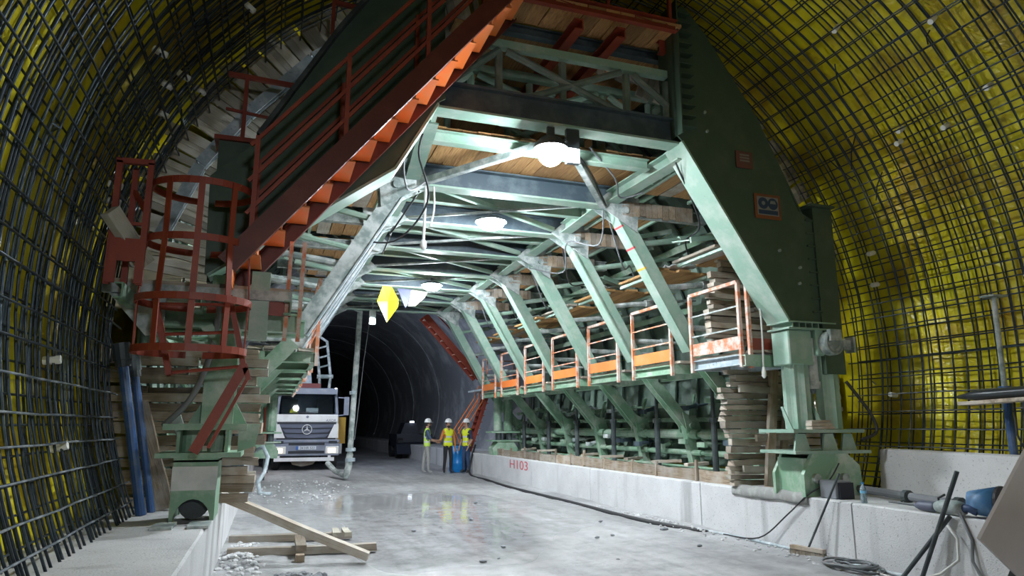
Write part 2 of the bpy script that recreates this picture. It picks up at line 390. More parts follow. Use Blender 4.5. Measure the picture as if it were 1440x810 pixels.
def kerb(name, x0, x1, face_x, label):
    core = MB().box(x0 + (0.02 if x0 == face_x else 0), x1 - (0.02 if x1 == face_x else 0), -12, 84, -0.2, KZ-0.02).build(name, M['kerb'])
    tag(core, label, kind='structure')
    y = -12.0; rnd = random.Random(3 if x0 < 0 else 4)
    while y < 60:
        L = rnd.choice((3.1, 3.6, 4.1)) if y > -4 else 4
        b = MB(); nn = 12
        # slightly uneven cast segment, top edge a little chipped
        vs, fs = [], []
        w = 0.035; inner = face_x + (w*10 if face_x > 3 else -w*10)
        far = x1 if face_x > 3 else x0
        for i in range(nn+1):
            yy = y + 0.012 + (L-0.024)*i/nn
            c = 0.012 + 0.02*abs(mnoise.noise(V(yy*2.3, face_x, 1)))
            sg = 1 if face_x > 3 else -1
            wob = 0.006*mnoise.noise(V(yy*1.7, 3, face_x))
            for (xx, zz) in ((face_x, -0.05), (face_x + wob, KZ - c), (face_x + sg*c*1.2, KZ), (inner, KZ + wob), (far, KZ)):
                vs.append((xx, yy, zz))
        for i in range(nn):
            for k in range(4): fs.append((i*5+k, i*5+k+1, (i+1)*5+k+1, (i+1)*5+k))
        fs.append((0,1,2,3,4)); fs.append(tuple(nn*5+k for k in range(5)))
        b.add(vs, fs); b.build('concrete_segment', M['kerb'], core)
        y += L
kerb('trim_1', -2.2, -0.5, -0.5, 'low white concrete kerb along the left side of the roadway')
kerb('trim_2', 6.6, 9.2, 6.6, 'long white concrete kerb along the right side of the roadway')

def vault(name, a0, a1, label, na):
    vs, fs = [], []; ny = 110; y0, y1 = -12.0, 22.0
    for j in range(ny+1):
        yy = y0 + (y1-y0)*j/ny
        for i in range(na+1):
            th = a0 + (a1-a0)*i/na
            fold = 0.05*mnoise.noise(V(math.sin(th)*2.0, yy*1.2, math.cos(th)*2.0)) + 0.03*mnoise.noise(V(math.sin(th)*5, yy*4.2, math.cos(th)*3))
            fold += 0.045*max(0, math.sin(yy*2.9 + 0.6*math.sin(th*3)))**6
            vs.append(pol(5.46 - fold, th, yy))
    for j in range(ny):
        for i in range(na): fs.append((j*(na+1)+i, j*(na+1)+i+1, (j+1)*(na+1)+i+1, (j+1)*(na+1)+i))
    tag(MB().add(vs, fs).build(name, M['membrane'], smooth=True), label, kind='structure')
vault('wall_left', R(-116), R(-50), 'yellow waterproofing membrane hung on the left tunnel wall', 44)
vault('ceiling', R(-50), R(50), 'yellow waterproofing membrane over the tunnel crown', 54)
vault('wall_right', R(50), R(116), 'yellow waterproofing membrane hung on the right tunnel wall', 44)

def lining():
    vs, fs = [], []; na = 72
    ys = [21.9 + 1.0*j for j in range(62)]
    for yy in ys:
        for i in range(na+1):
            th = R(-116) + R(232)*i/na
            vs.append(pol(4.98 + 0.012*mnoise.noise(V(th*9, yy*0.8, 1)), th, yy))
    n = na+1
    for j in range(len(ys)-1):
        for i in range(na): fs.append((j*n+i, j*n+i+1, (j+1)*n+i+1, (j+1)*n+i))
    # ring face of the finished lining towards the formwork
    o = len(vs)
    for i in range(na+1): vs.append(pol(5.5, R(-116) + R(232)*i/na, 21.9))
    for i in range(na): fs.append((i, i+1, o+i+1, o+i))
    b = MB().add(vs, fs)
    b.prism([(XC + 5.2*math.sin(R(-116)+R(232)*i/24), ZC + 5.2*math.cos(R(-116)+R(232)*i/24)) for i in range(25)], 82.9, 83.2)
    w = b.build('wall_rear', M['lining'], smooth=True)
    tag(w, 'bare grey concrete lining of the finished dark tunnel beyond', kind='structure')
    # construction joints of the lining, each a shallow ring
    for y in (29, 36, 43, 50, 58):
        r = MB(); pts = [pol(4.97, R(-112) + R(224)*i/60, y) for i in range(61)]
        r.tube(pts, 0.03, 5); r.build('joint_ring', M['lining'], w)
lining()
tag(MB().box(-3.5, 10.3, -12.3, -12, -0.3, 9).build('wall_front', M['lining']), 'dark tunnel end behind the viewer', kind='structure')

# ------------------------------------------------------------------ reinforcement: every bar is an object
def rebar_side(sgn, label):
    root = thing('rebar_cage', label, 'rebar', (XC, 0, ZC))
    ends = R(114)
    rings = []
    for k in range(4):
        rnd = random.Random(40 + k); pts = []
        n = 40; ph = rnd.uniform(0, 9)
        for i in range(n+1):
            th = sgn*ends*i/n
            rr = 1 + 0.004*mnoise.noise(V(i*0.35, ph, 0)); yy = 0.025*mnoise.noise(V(i*0.22, ph, 5))
            pts.append(V(rr*math.sin(th), yy/5.1, rr*math.cos(th)))
        b = MB().tube(pts, 0.0105/5.1, 5)
        o = b.build('ring_bar', M['rebar'], smooth=True); rings.append(o.data); bpy.data.objects.remove(o)
    rnd = random.Random(5 + sgn)
    for layer, (rad, y0) in enumerate(((5.09, -1.0), (5.30, -0.92))):
        y = y0
        while y < 8.38:
            o = bpy.data.objects.new('ring_bar', rings[rnd.randrange(4)]); COL.objects.link(o); o.parent = root
            o.location = (0, y, 0); o.scale = (rad, 5.1, rad*rnd.uniform(0.998, 1.002))
            o.rotation_euler = (0, 0, sgn*rnd.gauss(0, 0.004 if sgn > 0 else 0.007))
            y += (0.165 if sgn > 0 else 0.125) + rnd.uniform(-0.03, 0.03) + (0.05 if rnd.random() < 0.15 else 0)
    lon = []
    for k in range(4):
        pts = [V(0.012*mnoise.noise(V(k*7.1, i*0.6, 1)), -1.2 + 9.6*i/22, 0.018*mnoise.noise(V(k*3.3, i*0.45, 2))) for i in range(23)]
        o = MB().tube(pts, 0.0095, 5).build('longitudinal_bar', M['rebar'], smooth=True); lon.append(o.data); bpy.data.objects.remove(o)
    lon_d = []
    for m_ in lon:
        m2 = m_.copy(); m2.materials.clear(); m2.materials.append(M['rebar_dust']); lon_d.append(m2)
    for rad, ph in ((5.06, 0.3), (5.27, 0.0)):
        s = ph*0.2
        while s/rad < ends:
            th = sgn*s/rad
            o = bpy.data.objects.new('longitudinal_bar', lon[rnd.randrange(4)]); COL.objects.link(o); o.parent = root
            o.location = (rad*math.sin(th), 0, rad*math.cos(th)); o.rotation_euler = (rnd.gauss(0, 0.0015), th, rnd.gauss(0, 0.002))
            if abs(th) > R(96) and rad < 5.1:
                o.data = lon_d[rnd.randrange(4)]
            s += rnd.choice((0.2, 0.22, 0.25)) if th*sgn > 0.9 else 0.28
    # round plastic spacers and a few loose tie bars
    for k in range(16):
        th = sgn*R(rnd.uniform(38, 108)); y = rnd.uniform(4.2, 8.2); p = pol(5.05, th, y); q = pol(5.17, th, y)
        MB().cyl(p, q, 0.035, 8).build('plastic_spacer', M['white_plastic'], root)
    for k in range(7):
        th = sgn*R(rnd.uniform(40, 100)); y = rnd.uniform(4.5, 8)
        p = pol(5.0, th, y); q = pol(5.03, th + rnd.uniform(-0.1, 0.1), y + rnd.uniform(-0.35, 0.35))
        MB().tube([p, (p+q)/2 + V(-sgn*0.04, 0, 0), q], 0.009, 5).build('tie_bar', M['rebar'], root)
    return root
rebar_side(-1, 'dark steel reinforcement mesh over the yellow membrane on the left wall')
rebar_side(1, 'dark steel reinforcement mesh over the yellow membrane on the right wall')

# ------------------------------------------------------------------ formwork shell (steel skin with ribs) behind everything
shell = thing('formwork_shell', 'curved green steel formwork skin arching over the whole traveller', 'formwork', (XC, 15, KZ))
seg = [R(a) for a in range(-112, 113, 14)]
for j in range(8):
    y0, y1 = 8.95 + j*1.61, 8.95 + (j+1)*1.61 - 0.015
    for a0, a1 in zip(seg, seg[1:]):
        b = MB(); a1 -= 0.003; vs, fs = [], []
        for i in range(5):
            th = a0 + (a1-a0)*i/4
            for yy, rr in ((y0, 4.95), (y1, 4.95), (y0, 4.92), (y1, 4.92)): vs.append(pol(rr, th, yy))
        for i in range(4):
            o = i*4
            fs += [(o, o+1, o+5, o+4), (o+2, o+6, o+7, o+3), (o, o+4, o+6, o+2), (o+1, o+3, o+7, o+5)]
        b.add(vs, fs)
        b.build('skin_panel', M['shell'], shell)
for j in range(17):
    y = 9.0 + j*0.8
    for sg in (-1, 1):
        pts = [pol(4.82, sg*R(112)*i/22, y) for i in range(23)]
        b = MB()
        for p, q in zip(pts, pts[1:]): b.bar(p, q, 0.03, 0.2, up=(0,1,0))
        b.build('curved_rib', M['shell'], shell)
for a in range(-105, 106, 15):
    if abs(a) < 20: continue
    p = pol(4.74, R(a), 8.95); q = pol(4.74, R(a), 21.8)
    MB().chan(p, q, 0.12, 0.1, 0.015, up=(math.sin(R(a)), 0, math.cos(R(a)))).build('waling', M['greenb'], shell)

# short screw jacks bracing the skin panels, low on both sides
for sg in (-1, 1):
    for j in range(16):
        for a, L in ((107, .5), (98, .55), (90, .6)):
            y = 9.3 + j*0.8; q = pol(4.8, sg*R(a), y); p = q - V(sg*L, random.uniform(-.12, .12), random.uniform(-.1, .15)); d = q - p
            m = MB().cyl(p, p + d*.55, .04, 7).cyl(p + d*.5, q, .024, 7).cyl(p + d*.48, p + d*.56, .065, 7).bar(p - V(0, .12, 0), p + V(0, .12, 0), .07, .09)
            m.build('skin_jack', random.choice((M['greenb'], M['greenb'], M['web'], M['steel_dust'])), shell)

# ------------------------------------------------------------------ interior portal frames (one built, six copied)
def side_x(x, s): return x if s > 0 else 2*XC - x
def make_portal(y, label):
    t = thing('portal_frame', label, 'steel frame', (XC, y, KZ), 'interior portal frames of the formwork traveller')
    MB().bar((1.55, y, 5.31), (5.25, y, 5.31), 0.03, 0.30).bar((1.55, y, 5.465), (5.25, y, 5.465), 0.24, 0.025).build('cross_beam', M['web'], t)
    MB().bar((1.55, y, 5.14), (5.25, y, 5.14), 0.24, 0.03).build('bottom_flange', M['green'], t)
    for s in (1, -1):
        X = lambda x: side_x(x, s)
        a, c = V(X(5.15), y, 5.2), V(X(6.52), y, 2.86)
        up = V(-s*0.86, 0, -0.5)
        b = MB().bar(a, c, 0.18, 0.22, up=up); b.build('diagonal_brace', M['steel_dust'] if s < 0 else M['green'], t)
        fl = MB().bar(a, c, 0.24, 0.025, up=up, oh=0.122); fl.build('brace_flange', M['dust_blue'] if s < 0 else M['green'], t)
        g = MB()
        for dy in (-0.12, 0.12):
            g.prism([(X(4.75), 5.16), (X(5.25), 5.6), (X(5.55), 5.3), (X(5.5), 4.72), (X(5.28), 4.85)], y+dy-0.012, y+dy+0.012)
        g.cyl((X(5.28), y-0.17, 5.08), (X(5.28), y+0.17, 5.08), 0.06, 10)
        g.build('knee_gusset', M['steel_dust'], t)
        MB().ibeam((X(5.2), y, 5.12), (X(6.9), y, 5.12), 0.14, 0.2, 0.02).build('outrigger', M['steel_dust'], t)
        # upper post and raker that carry the crown skin
        MB().bar((X(4.9), y, 5.57), (X(4.9), y, 7.1), 0.16, 0.16).bar((X(5.2), y, 5.57), (X(6.3), y, 6.35), 0.14, 0.14).build('crown_post', M['green'], t)
        # jacks between brace and skin
        for z0, x0, a in ((4.55, 5.55, 62), (3.85, 6.0, 73), (3.2, 6.4, 84)):
            p = V(X(x0), y, z0); q = pol(4.74, s*R(a), y)
            d = q - p
            j = MB().cyl(p, p + d*0.45, 0.05, 8).cyl(p + d*0.45, q, 0.03, 8).cyl(p + d*0.40, p + d*0.5, 0.07, 8)
            j.build('screw_jack', M['steel_dust'] if z0 < 4 else M['green'], t)
    MB().bar((2.0, y, 7.05), (4.8, y, 7.05), 0.16, 0.2).build('crown_beam', M['green'], t)
    return t
ordn = ['first', 'second', 'third', 'fourth', 'fifth', 'sixth', 'seventh', 'eighth']
p0 = make_portal(PY[1], 'second green portal frame from the front, its braces carrying red and yellow tape marks')
tp = MB()
for k, f in enumerate((0.28, 0.42, 0.13)):
    c = V(5.15, PY[1], 5.2).lerp(V(6.52, PY[1], 2.86), f); c2 = V(5.15, PY[1], 5.2).lerp(V(6.52, PY[1], 2.86), f + 0.012)
    tp.bar(c, c2, 0.245, 0.029, up=V(-0.86, 0, -0.5), oh=0.1225, mi=k % 2)
tape_obj = tp.build('tape_mark', [flat('red_tape', (0.5, 0.05, 0.06)), flat('yellow_tape', (0.7, 0.4, 0.05))], None)
# tape belongs to this frame only: parented after copying
for k in range(2, 8):
    nm = ordn[k]
    extra = ', the last one, by the dark tunnel' if k == 7 else ', between the orange railed platforms'
    dup(p0, (XC, PY[k], KZ), '%s green portal frame from the front%s' % (nm, extra), 'interior portal frames of the formwork traveller')
tape_obj.data.transform(Matrix.Translation(-ORG[p0.name])); tape_obj.parent = p0

# ------------------------------------------------------------------ front portal frame
y0, y1 = 7.52, 7.92
fp = thing('portal_frame', 'front green portal frame with wide dark haunch plates nearest the viewer', 'steel frame', (XC, 7.7, KZ))
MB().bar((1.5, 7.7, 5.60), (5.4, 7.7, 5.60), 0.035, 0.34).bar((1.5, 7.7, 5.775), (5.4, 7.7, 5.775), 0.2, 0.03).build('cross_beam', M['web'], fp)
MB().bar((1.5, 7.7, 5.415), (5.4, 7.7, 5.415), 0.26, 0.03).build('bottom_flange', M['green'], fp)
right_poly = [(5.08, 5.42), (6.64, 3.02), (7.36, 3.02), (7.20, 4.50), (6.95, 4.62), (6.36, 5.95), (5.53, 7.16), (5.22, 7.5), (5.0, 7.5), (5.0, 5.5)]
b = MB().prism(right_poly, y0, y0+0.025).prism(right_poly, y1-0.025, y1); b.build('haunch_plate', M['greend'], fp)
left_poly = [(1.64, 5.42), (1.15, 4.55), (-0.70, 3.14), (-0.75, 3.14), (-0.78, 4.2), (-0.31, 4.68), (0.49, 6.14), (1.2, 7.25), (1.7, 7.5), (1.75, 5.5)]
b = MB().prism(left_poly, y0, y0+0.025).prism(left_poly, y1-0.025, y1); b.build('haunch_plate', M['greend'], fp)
def edge_flange(pts, y0, y1, mat, name, t=0.03, w=0.03):
    m = MB()
    for (xa, za), (xb, zb) in zip(pts, pts[1:]): m.bar((xa, (y0+y1)/2, za), (xb, (y0+y1)/2, zb), y1-y0, t, up=(0,0,1) if abs(xb-xa) > 0.3*abs(zb-za) else (1,0,0))
    return m.build(name, mat, fp)
edge_flange([(5.06, 5.42), (6.62, 3.02)], y0-0.02, y1+0.02, M['green'], 'inner_flange')
edge_flange([(1.66, 5.42), (1.17, 4.53), (-0.72, 3.12)], y0-0.02, y1+0.02, M['green'], 'inner_flange')
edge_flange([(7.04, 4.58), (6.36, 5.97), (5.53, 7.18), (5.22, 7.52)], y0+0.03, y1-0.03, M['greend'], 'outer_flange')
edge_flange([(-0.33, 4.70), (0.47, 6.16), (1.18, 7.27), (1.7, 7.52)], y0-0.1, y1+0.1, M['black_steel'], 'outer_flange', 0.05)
# bolted splice: row of little triangular stiffeners on the right knee
st = MB()
for k in range(6):
    f = k/5; xx, yy = 4.92 + 0.0*f, 7.75 + 1.2*f
    st.prism([(5.18, 5.33), (5.42, 5.24), (5.18, 5.24)], yy, yy+0.02)
st.build('stiffener', M['green'], fp)
st = MB()
for k in range(7):
    x = 6.66 + k*0.11; st.prismx([(7.5, 3.0), (7.5, 2.92), (7.9, 2.92), (7.9, 3.0)], x, x+0.015)
st.bar((6.58, 7.7, 2.915), (7.4, 7.7, 2.915), 0.44, 0.025); st.bar((6.58, 7.7, 3.005), (7.4, 7.7, 3.005), 0.44, 0.02)
st.build('knee_flange', M['green'], fp)
# upright splice post at the right edge
ps = MB().chan((7.34, 7.62, 2.3), (7.34, 7.62, 4.72), 0.34, 0.26, 0.025, up=(0,1,0))
ps.bar((7.06, 7.55, 4.70), (7.5, 7.55, 4.70), 0.3, 0.03)
for k in range(8): ps.box(7.04, 7.2, 7.49, 7.515, 3.15 + k*0.19, 3.17 + k*0.19)
ps.build('splice_post', M['greend'], fp)
# bolt flange ladder at the top left edge of the right plate
lf = MB()
for k in range(12): lf.box(5.02, 5.24, 7.40, 7.52, 5.6 + k*0.155, 5.615 + k*0.155)
lf.box(5.0, 5.02, 7.40, 7.9, 5.5, 7.5); lf.build('bolt_flange', M['greend'], fp)
bl = MB()
for x, z in ((6.85, 3.55), (6.88, 3.78), (6.55, 4.0), (5.45, 5.9), (5.47, 5.62)): bl.cyl((x, y0-0.03, z), (x, y0+0.01, z), 0.022, 8)
bl.build('bolt', M['steel_dust'], fp)
# left column with flared foot
cl = MB().ibeam((-0.52, 7.75, 1.62), (-0.52, 7.75, 3.15), 0.30, 0.30, 0.04, up=(0,1,0))
cl.prism([(-0.80, 1.62), (-0.24, 1.62), (-0.37, 1.86), (-0.67, 1.86)], 7.73, 7.77)
cl.build('left_column', M['greenb'], fp)
cu = MB().bar((-0.58, 7.95, 3.1), (-0.58, 7.95, 4.72), 0.34, 0.3, up=(0,1,0)); cu.build('upper_column', M['greend'], fp)
MB().box(-0.8, -0.32, 7.75, 8.15, 4.72, 4.77).build('cap_plate', M['red'], fp)
f = MB().box(-0.98, -0.22, 7.4, 8.1, 1.56, 1.62).box(-1.02, -0.26, 7.35, 8.15, 1.30, 1.345)
for x in (-0.86, -0.42): f.box(x, x+0.03, 7.5, 8.0, 1.345, 1.56)
f.cyl((-0.74, 7.75, 1.345), (-0.74, 7.75, 1.56), 0.1, 12); f.cyl((-0.52, 7.75, 1.345), (-0.52, 7.75, 1.56), 0.08, 12)
f.prism([(-0.3, 1.345), (-0.14, 1.4), (-0.1, 1.62), (-0.3, 1.62)], 7.45, 7.47)
f.build('base_plate', M['greenb'], fp)
# wheel box: front plate with a round cut-out, white band above
xa, xb = -0.85, -0.46
arc = [(-0.655 + 0.16*math.cos(t), KZ + 0.02 + 0.2*math.sin(t)) for t in [math.pi*i/10 for i in range(11)]]
poly = [(xa, KZ+0.02)] + [(xa, 1.28), (xb, 1.28), (xb, KZ+0.02)] + arc
wb = MB().prism(poly, 7.35, 7.38).prism(poly, 7.92, 7.95).box(xa, xa+0.02, 7.38, 7.92, KZ+0.02, 1.28).box(xb-0.02, xb, 7.38, 7.92, KZ+0.02, 1.28).box(xa, xb, 7.35, 7.95, 1.26, 1.30)
wb.build('wheel_box', M['greenb'], fp)
MB().box(xa-0.004, xb+0.004, 7.34, 7.35, 1.0, 1.22).build('wheel_box_band', worn('whitewash', (0.6, 0.6, 0.58), (0.45, 0.47, 0.45), 0.8), fp)
MB().lathe((-0.655, 7.5, KZ+0.16), [(0.14, 0), (0.14, 0.05), (0.12, 0.06), (0.12, 0.2), (0.14, 0.21), (0.14, 0.26)], 18, axis='y').build('rail_wheel', M['black_steel'], fp)

# right leg: twin fluted props, lifting jack, plates and base block
rl = MB()
rl.box(6.62, 7.02, 7.55, 7.9, 2.42, 2.9).box(7.05, 7.42, 7.5, 7.9, 2.55, 2.92); rl.build('leg_head', M['green'], fp, bevel=0.015)
def fluted(x, y, z0, z1, r, name):
    prof = [(x + (r + (0.016 if k % 3 == 0 else -0.01))*math.cos(2*math.pi*k/24), y + (r + (0.016 if k % 3 == 0 else -0.01))*math.sin(2*math.pi*k/24)) for k in range(24)]
    n = 24; vs = [(a, c, z0) for a, c in prof] + [(a, c, z1) for a, c in prof]
    return MB().add(vs, [list(range(n))[::-1], list(range(n, 2*n))] + [[i, (i+1) % n, (i+1) % n + n, i+n] for i in range(n)]).build(name, M['green'], fp)
fluted(6.83, 7.72, 1.56, 2.44, 0.16, 'prop'); fluted(7.30, 7.72, 1.56, 2.58, 0.19, 'prop')
rod = MB().cyl((7.06, 7.66, 1.58), (7.06, 7.66, 2.2), 0.045, 12); rod.build('jack_rod', M['chrome'], fp, smooth=True)
MB().cyl((7.06, 7.66, 2.15), (7.06, 7.66, 2.8), 0.09, 14).cyl((7.06, 7.66, 2.1), (7.06, 7.66, 2.2), 0.11, 14).build('jack_cylinder', M['steel_dust'], fp)
cap = MB().lathe((7.24, 7.36, 2.72), [(0.17, 0.14), (0.17, 0.02), (0.14, 0.0), (0.13, 0.02), (0.10, 0.03), (0.06, 0.0)], 20, axis='y').box(7.14, 7.34, 7.33, 7.4, 2.74, 2.9)
cap.build('pin_cap', M['steel_dust'], fp, bevel=0.006)
MB().bar((7.36, 7.6, 2.74), (7.75, 7.6, 2.72), 0.06, 0.14).box(7.72, 7.76, 7.52, 7.68, 2.62, 2.84).build('side_bracket', M['steel_dust'], fp)
pl = MB().box(6.42, 7.60, 7.36, 8.05, 1.51, 1.555).box(6.42, 7.68, 7.36, 8.05, 1.24, 1.28)
for x in (6.62, 7.08, 7.4): pl.prism([(x-0.13, 1.28), (x+0.13, 1.28), (x+0.06, 1.5), (x-0.08, 1.5)], 7.45, 7.48)
for x in (6.7, 7.22): pl.prismx([(7.4, 1.555), (7.5, 1.555), (7.6, 1.85), (7.56, 1.85)], x-0.26, x-0.245)
pl.build('leg_plate', M['green'], fp)
MB().cyl((6.76, 7.6, 1.28), (6.76, 7.6, 1.51), 0.05, 10).cyl((7.18, 7.6, 1.28), (7.18, 7.6, 1.51), 0.09, 10).build('jack_foot', M['black_steel'], fp)
bb = MB().prism([(6.56, KZ), (6.56, 0.98), (6.72, 1.24), (7.3, 1.24), (7.5, 1.08), (7.52, KZ)], 7.4, 7.46).prism([(6.56, KZ), (6.56, 0.98), (6.72, 1.24), (7.3, 1.24), (7.5, 1.08), (7.52, KZ)], 7.95, 8.0)
bb.box(6.62, 7.46, 7.46, 7.95, KZ, 1.18); bb.build('base_block', M['greenb'], fp)
pn = MB()
for x in (6.74, 7.2): pn.cyl((x, 7.35, 0.93), (x, 7.41, 0.93), 0.06, 14)
pn.build('base_pin', M['steel_dust'], fp)
# small board pile lying on the leg plate
for k, (xo, zz, l) in enumerate(((6.72, 1.575, 0.36), (6.74, 1.615, 0.33), (6.76, 1.655, 0.30))):
    o = plank((xo, 7.42 + k*0.02, zz), (xo + l, 7.40 + k*0.02, zz + 0.004), 0.12, 0.035, 'plank', name='wood_offcut')
    tag(o, ['short weathered board at the bottom of the pile on the right leg plate', 'short weathered board in the middle of the pile on the right leg plate', 'short weathered board on top of the pile on the right leg plate'][k], 'board')

# ------------------------------------------------------------------ long edge beams, mid joists, bracing, trusses, decks
for s, side in ((1, 'right'), (-1, 'left')):
    e = thing('edge_beam', 'long pale green %s edge beam joining the portal frame knees under the roof' % side, 'steel beam', (side_x(5.15, s), 14.5, 5.25))
    for k in range(7):
        MB().ibeam((side_x(5.2 if k == 0 else 5.05, s), PY[k]+0.15, 5.33), (side_x(5.05, s), PY[k+1]-0.14, 5.28), 0.22, 0.2, 0.02).build('beam_length', M['green'], e)
jn = 0
for k in range(7):
    ym = (PY[k] + PY[k+1])/2
    if k == 0: ym = 8.35
    zj = 5.36 if k == 0 else 5.33
    o = MB().ibeam((1.7, ym, zj), (5.0, ym, zj), 0.14, 0.16 if k == 0 else 0.2, 0.018).build('joist', M['green'], org=(XC, ym, zj))
    tag(o, 'green steel joist under the deck, between the %s and %s portal frames' % (ordn[k], ordn[k+1]), 'steel beam', 'joists between the portal frames')
for k in range(7):
    t = thing('cross_bracing', 'crossed pale angle irons under the roof between the %s and %s portals' % (ordn[k], ordn[k+1]), 'bracing', (XC, PY[k], 5.1), 'roof bracing bays')
    ya, yb = PY[k] + 0.1, PY[k+1] - 0.1
    if k > 0:
        MB().angle((2.0, ya, 5.24), (4.8, yb, 5.24), 0.075).build('angle_iron', M['green'], t)
        MB().angle((4.8, ya, 5.2), (2.0, yb, 5.2), 0.05).build('angle_iron', M['steel_dust'], t)
    else:
        MB().angle((1.85, yb, 5.15), (3.3, ya+0.2, 5.3), 0.09).build('angle_iron', M['steel_dust'], t)
        MB().angle((3.5, ya+0.2, 5.3), (4.9, yb, 5.12), 0.09).build('angle_iron', M['steel_dust'], t)
# deck boards over the beams, bay by bay
for k in range(7):
    ya, yb = PY[k] + (0.85 if k == 0 else 0.0), PY[k+1]
    t = thing('plank_deck', 'orange board deck over the beams behind the %s portal frame' % ordn[k], 'deck', (XC, (ya+yb)/2, 5.5), 'board decks over the roof beams')
    x = 1.75
    while x < 5.0:
        w = random.choice((0.19, 0.22, 0.24))
        if not (k > 0 and random.random() < 0.06):
            plank((x + w/2, ya - 0.02, 5.51 + random.uniform(0, 0.012)), (x + w/2, yb - 0.04, 5.51 + random.uniform(0, 0.012)), w - 0.008, 0.035, 'ply', t)
        x += w
    if k == 0: continue
for k in range(7):
    for s, side in ((1, 'right'), (-1, 'left')):
        for lev, (xi, xo, z) in enumerate(((5.25, 6.45, 5.29), (6.05, 7.2, 4.22))):
            if s < 0 and lev == 1: continue
            t = thing('side_deck', '%s orange board deck outside the %s braces, between the %s and %s portals' % ('upper' if lev == 0 else 'lower', side, ordn[k], ordn[k+1]), 'deck', (side_x((xi+xo)/2, s), (PY[k]+PY[k+1])/2, z))
            n = 5
            ya, yb = PY[k] + (0.5 if k == 0 else 0.15) + random.uniform(0, 0.2), PY[k+1] - 0.12 - random.uniform(0, 0.25)
            for i in range(n):
                x = xi + (xo-xi)*(i+0.5)/n
                plank((side_x(x, s), ya + random.uniform(-.1, .1), z + random.uniform(0, 0.02)), (side_x(x, s), yb + random.uniform(-.1, .1), z + random.uniform(0, 0.02)), (xo-xi)/n - 0.012, 0.04, 'ply' if random.random() < 0.8 else 'plank', t)
            for xx in (xi+0.1, xo-0.1): MB().bar((side_x(xx, s), ya, z-0.045), (side_x(xx, s), yb, z-0.045), 0.05, 0.05).build('bearer', M['green'], t)

M['truss'] = worn('dull_green_bar', (0.12, 0.17, 0.15), (0.22, 0.27, 0.25), 0.55)
def truss(y, zb, zt, xs, label, mat):
    t = thing('truss', label, 'truss', (XC, y, zb))
    MB().angle((xs[0]-0.2, y, zt+.04), (xs[-1]+0.25, y, zt+.04), 0.1, 0.015).build('top_chord', M['green'], t)
    for x in xs: MB().cyl((x, y, zb), (x, y, zt-0.07), 0.055, 8).build('vertical', mat, t)
    for i, (xa, za, xb, zb2) in enumerate(diag_for(xs, zb, zt)): MB().cyl((xa, y-0.02, za), (xb, y-0.02, zb2), 0.05, 8).build('diagonal', mat, t)
    return t
def diag_for(xs, zb, zt):
    a, b, c, d = xs
    return [(a-0.75, zb, a, zt-0.05), (a+0.1, zt-0.05, c-0.05, zb), (a+0.35, zb, c-0.1, zt-0.05), (c+0.1, zt-0.05, d+0.35, zb)]
truss(7.75, 5.78, 6.46, (2.5, 3.4, 4.36, 5.0), 'front lattice truss of round green bars above the front cross beam', M['truss'])
truss(8.75, 5.9, 6.64, (2.4, 3.3, 4.5, 5.3), 'second lattice truss of round green bars behind the front truss', M['green'])
truss(9.75, 5.78, 6.75, (2.3, 3.3, 4.6, 5.4), 'third lattice truss of round green bars, deepest under the top platform', M['green'])

# top platform at the stair head
tpf = thing('top_platform', 'red framed board platform at the very top of the stair', 'platform', (3.75, 8.9, 7.0))
x = 2.66
while x < 4.85:
    w = random.choice((0.22, 0.26)); plank((x + w/2, 7.36, 7.06), (x + w/2, 8.0, 7.06), w - 0.012, 0.04, 'ply', tpf); x += w
MB().chan((2.6, 7.34, 7.02), (4.95, 7.34, 7.02), 0.08, 0.17, 0.015, side=-1).build('front_channel', M['red'], tpf)
for x in (3.5, 4.12): MB().chan((x, 7.4, 6.80), (x, 9.9, 6.80), 0.13, 0.16, 0.018).build('joist', M['red'], tpf)
MB().chan((4.9, 7.75, 6.93), (5.4, 7.75, 6.93), 0.08, 0.2, 0.015).build('side_channel', M['red'], tpf)
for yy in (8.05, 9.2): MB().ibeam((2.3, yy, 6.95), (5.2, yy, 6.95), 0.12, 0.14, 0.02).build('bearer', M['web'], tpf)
for i, x in enumerate((3.0, 3.9, 4.85)): MB().bar((x, 7.34, 7.1), (x, 7.34, 7.62), 0.045, 0.045).build('post', M['red'], tpf)
upper = thing('upper_deck', 'high board deck under the crown, seen through the trusses', 'deck', (XC, 11, 6.98))
x = 2.0
while x < 5.4:
    w = random.choice((0.2, 0.24)); plank((x + w/2, 8.15, 7.0), (x + w/2, 11.5, 7.0), w - 0.012, 0.04, 'ply', upper); x += w

# short upright fascia boards nailed in front of the right outriggers
for k in range(1, 7):
    t = thing('board_fascia', 'row of short grey upright boards on the right outrigger of the %s portal' % ordn[k], 'timber', (5.9, PY[k]-.12, 5.0), 'fascia boards on the right outriggers')
    x = 5.24
    while x < 6.5:
        w = random.uniform(.09, .13); plank((x + w/2, PY[k]-.12, 5.0 + random.uniform(-.02, .02)), (x + w/2, PY[k]-.12, 5.24), w - .006, .025, 'plank_dark', t, up=(0, 1, 0), name='fascia_board'); x += w
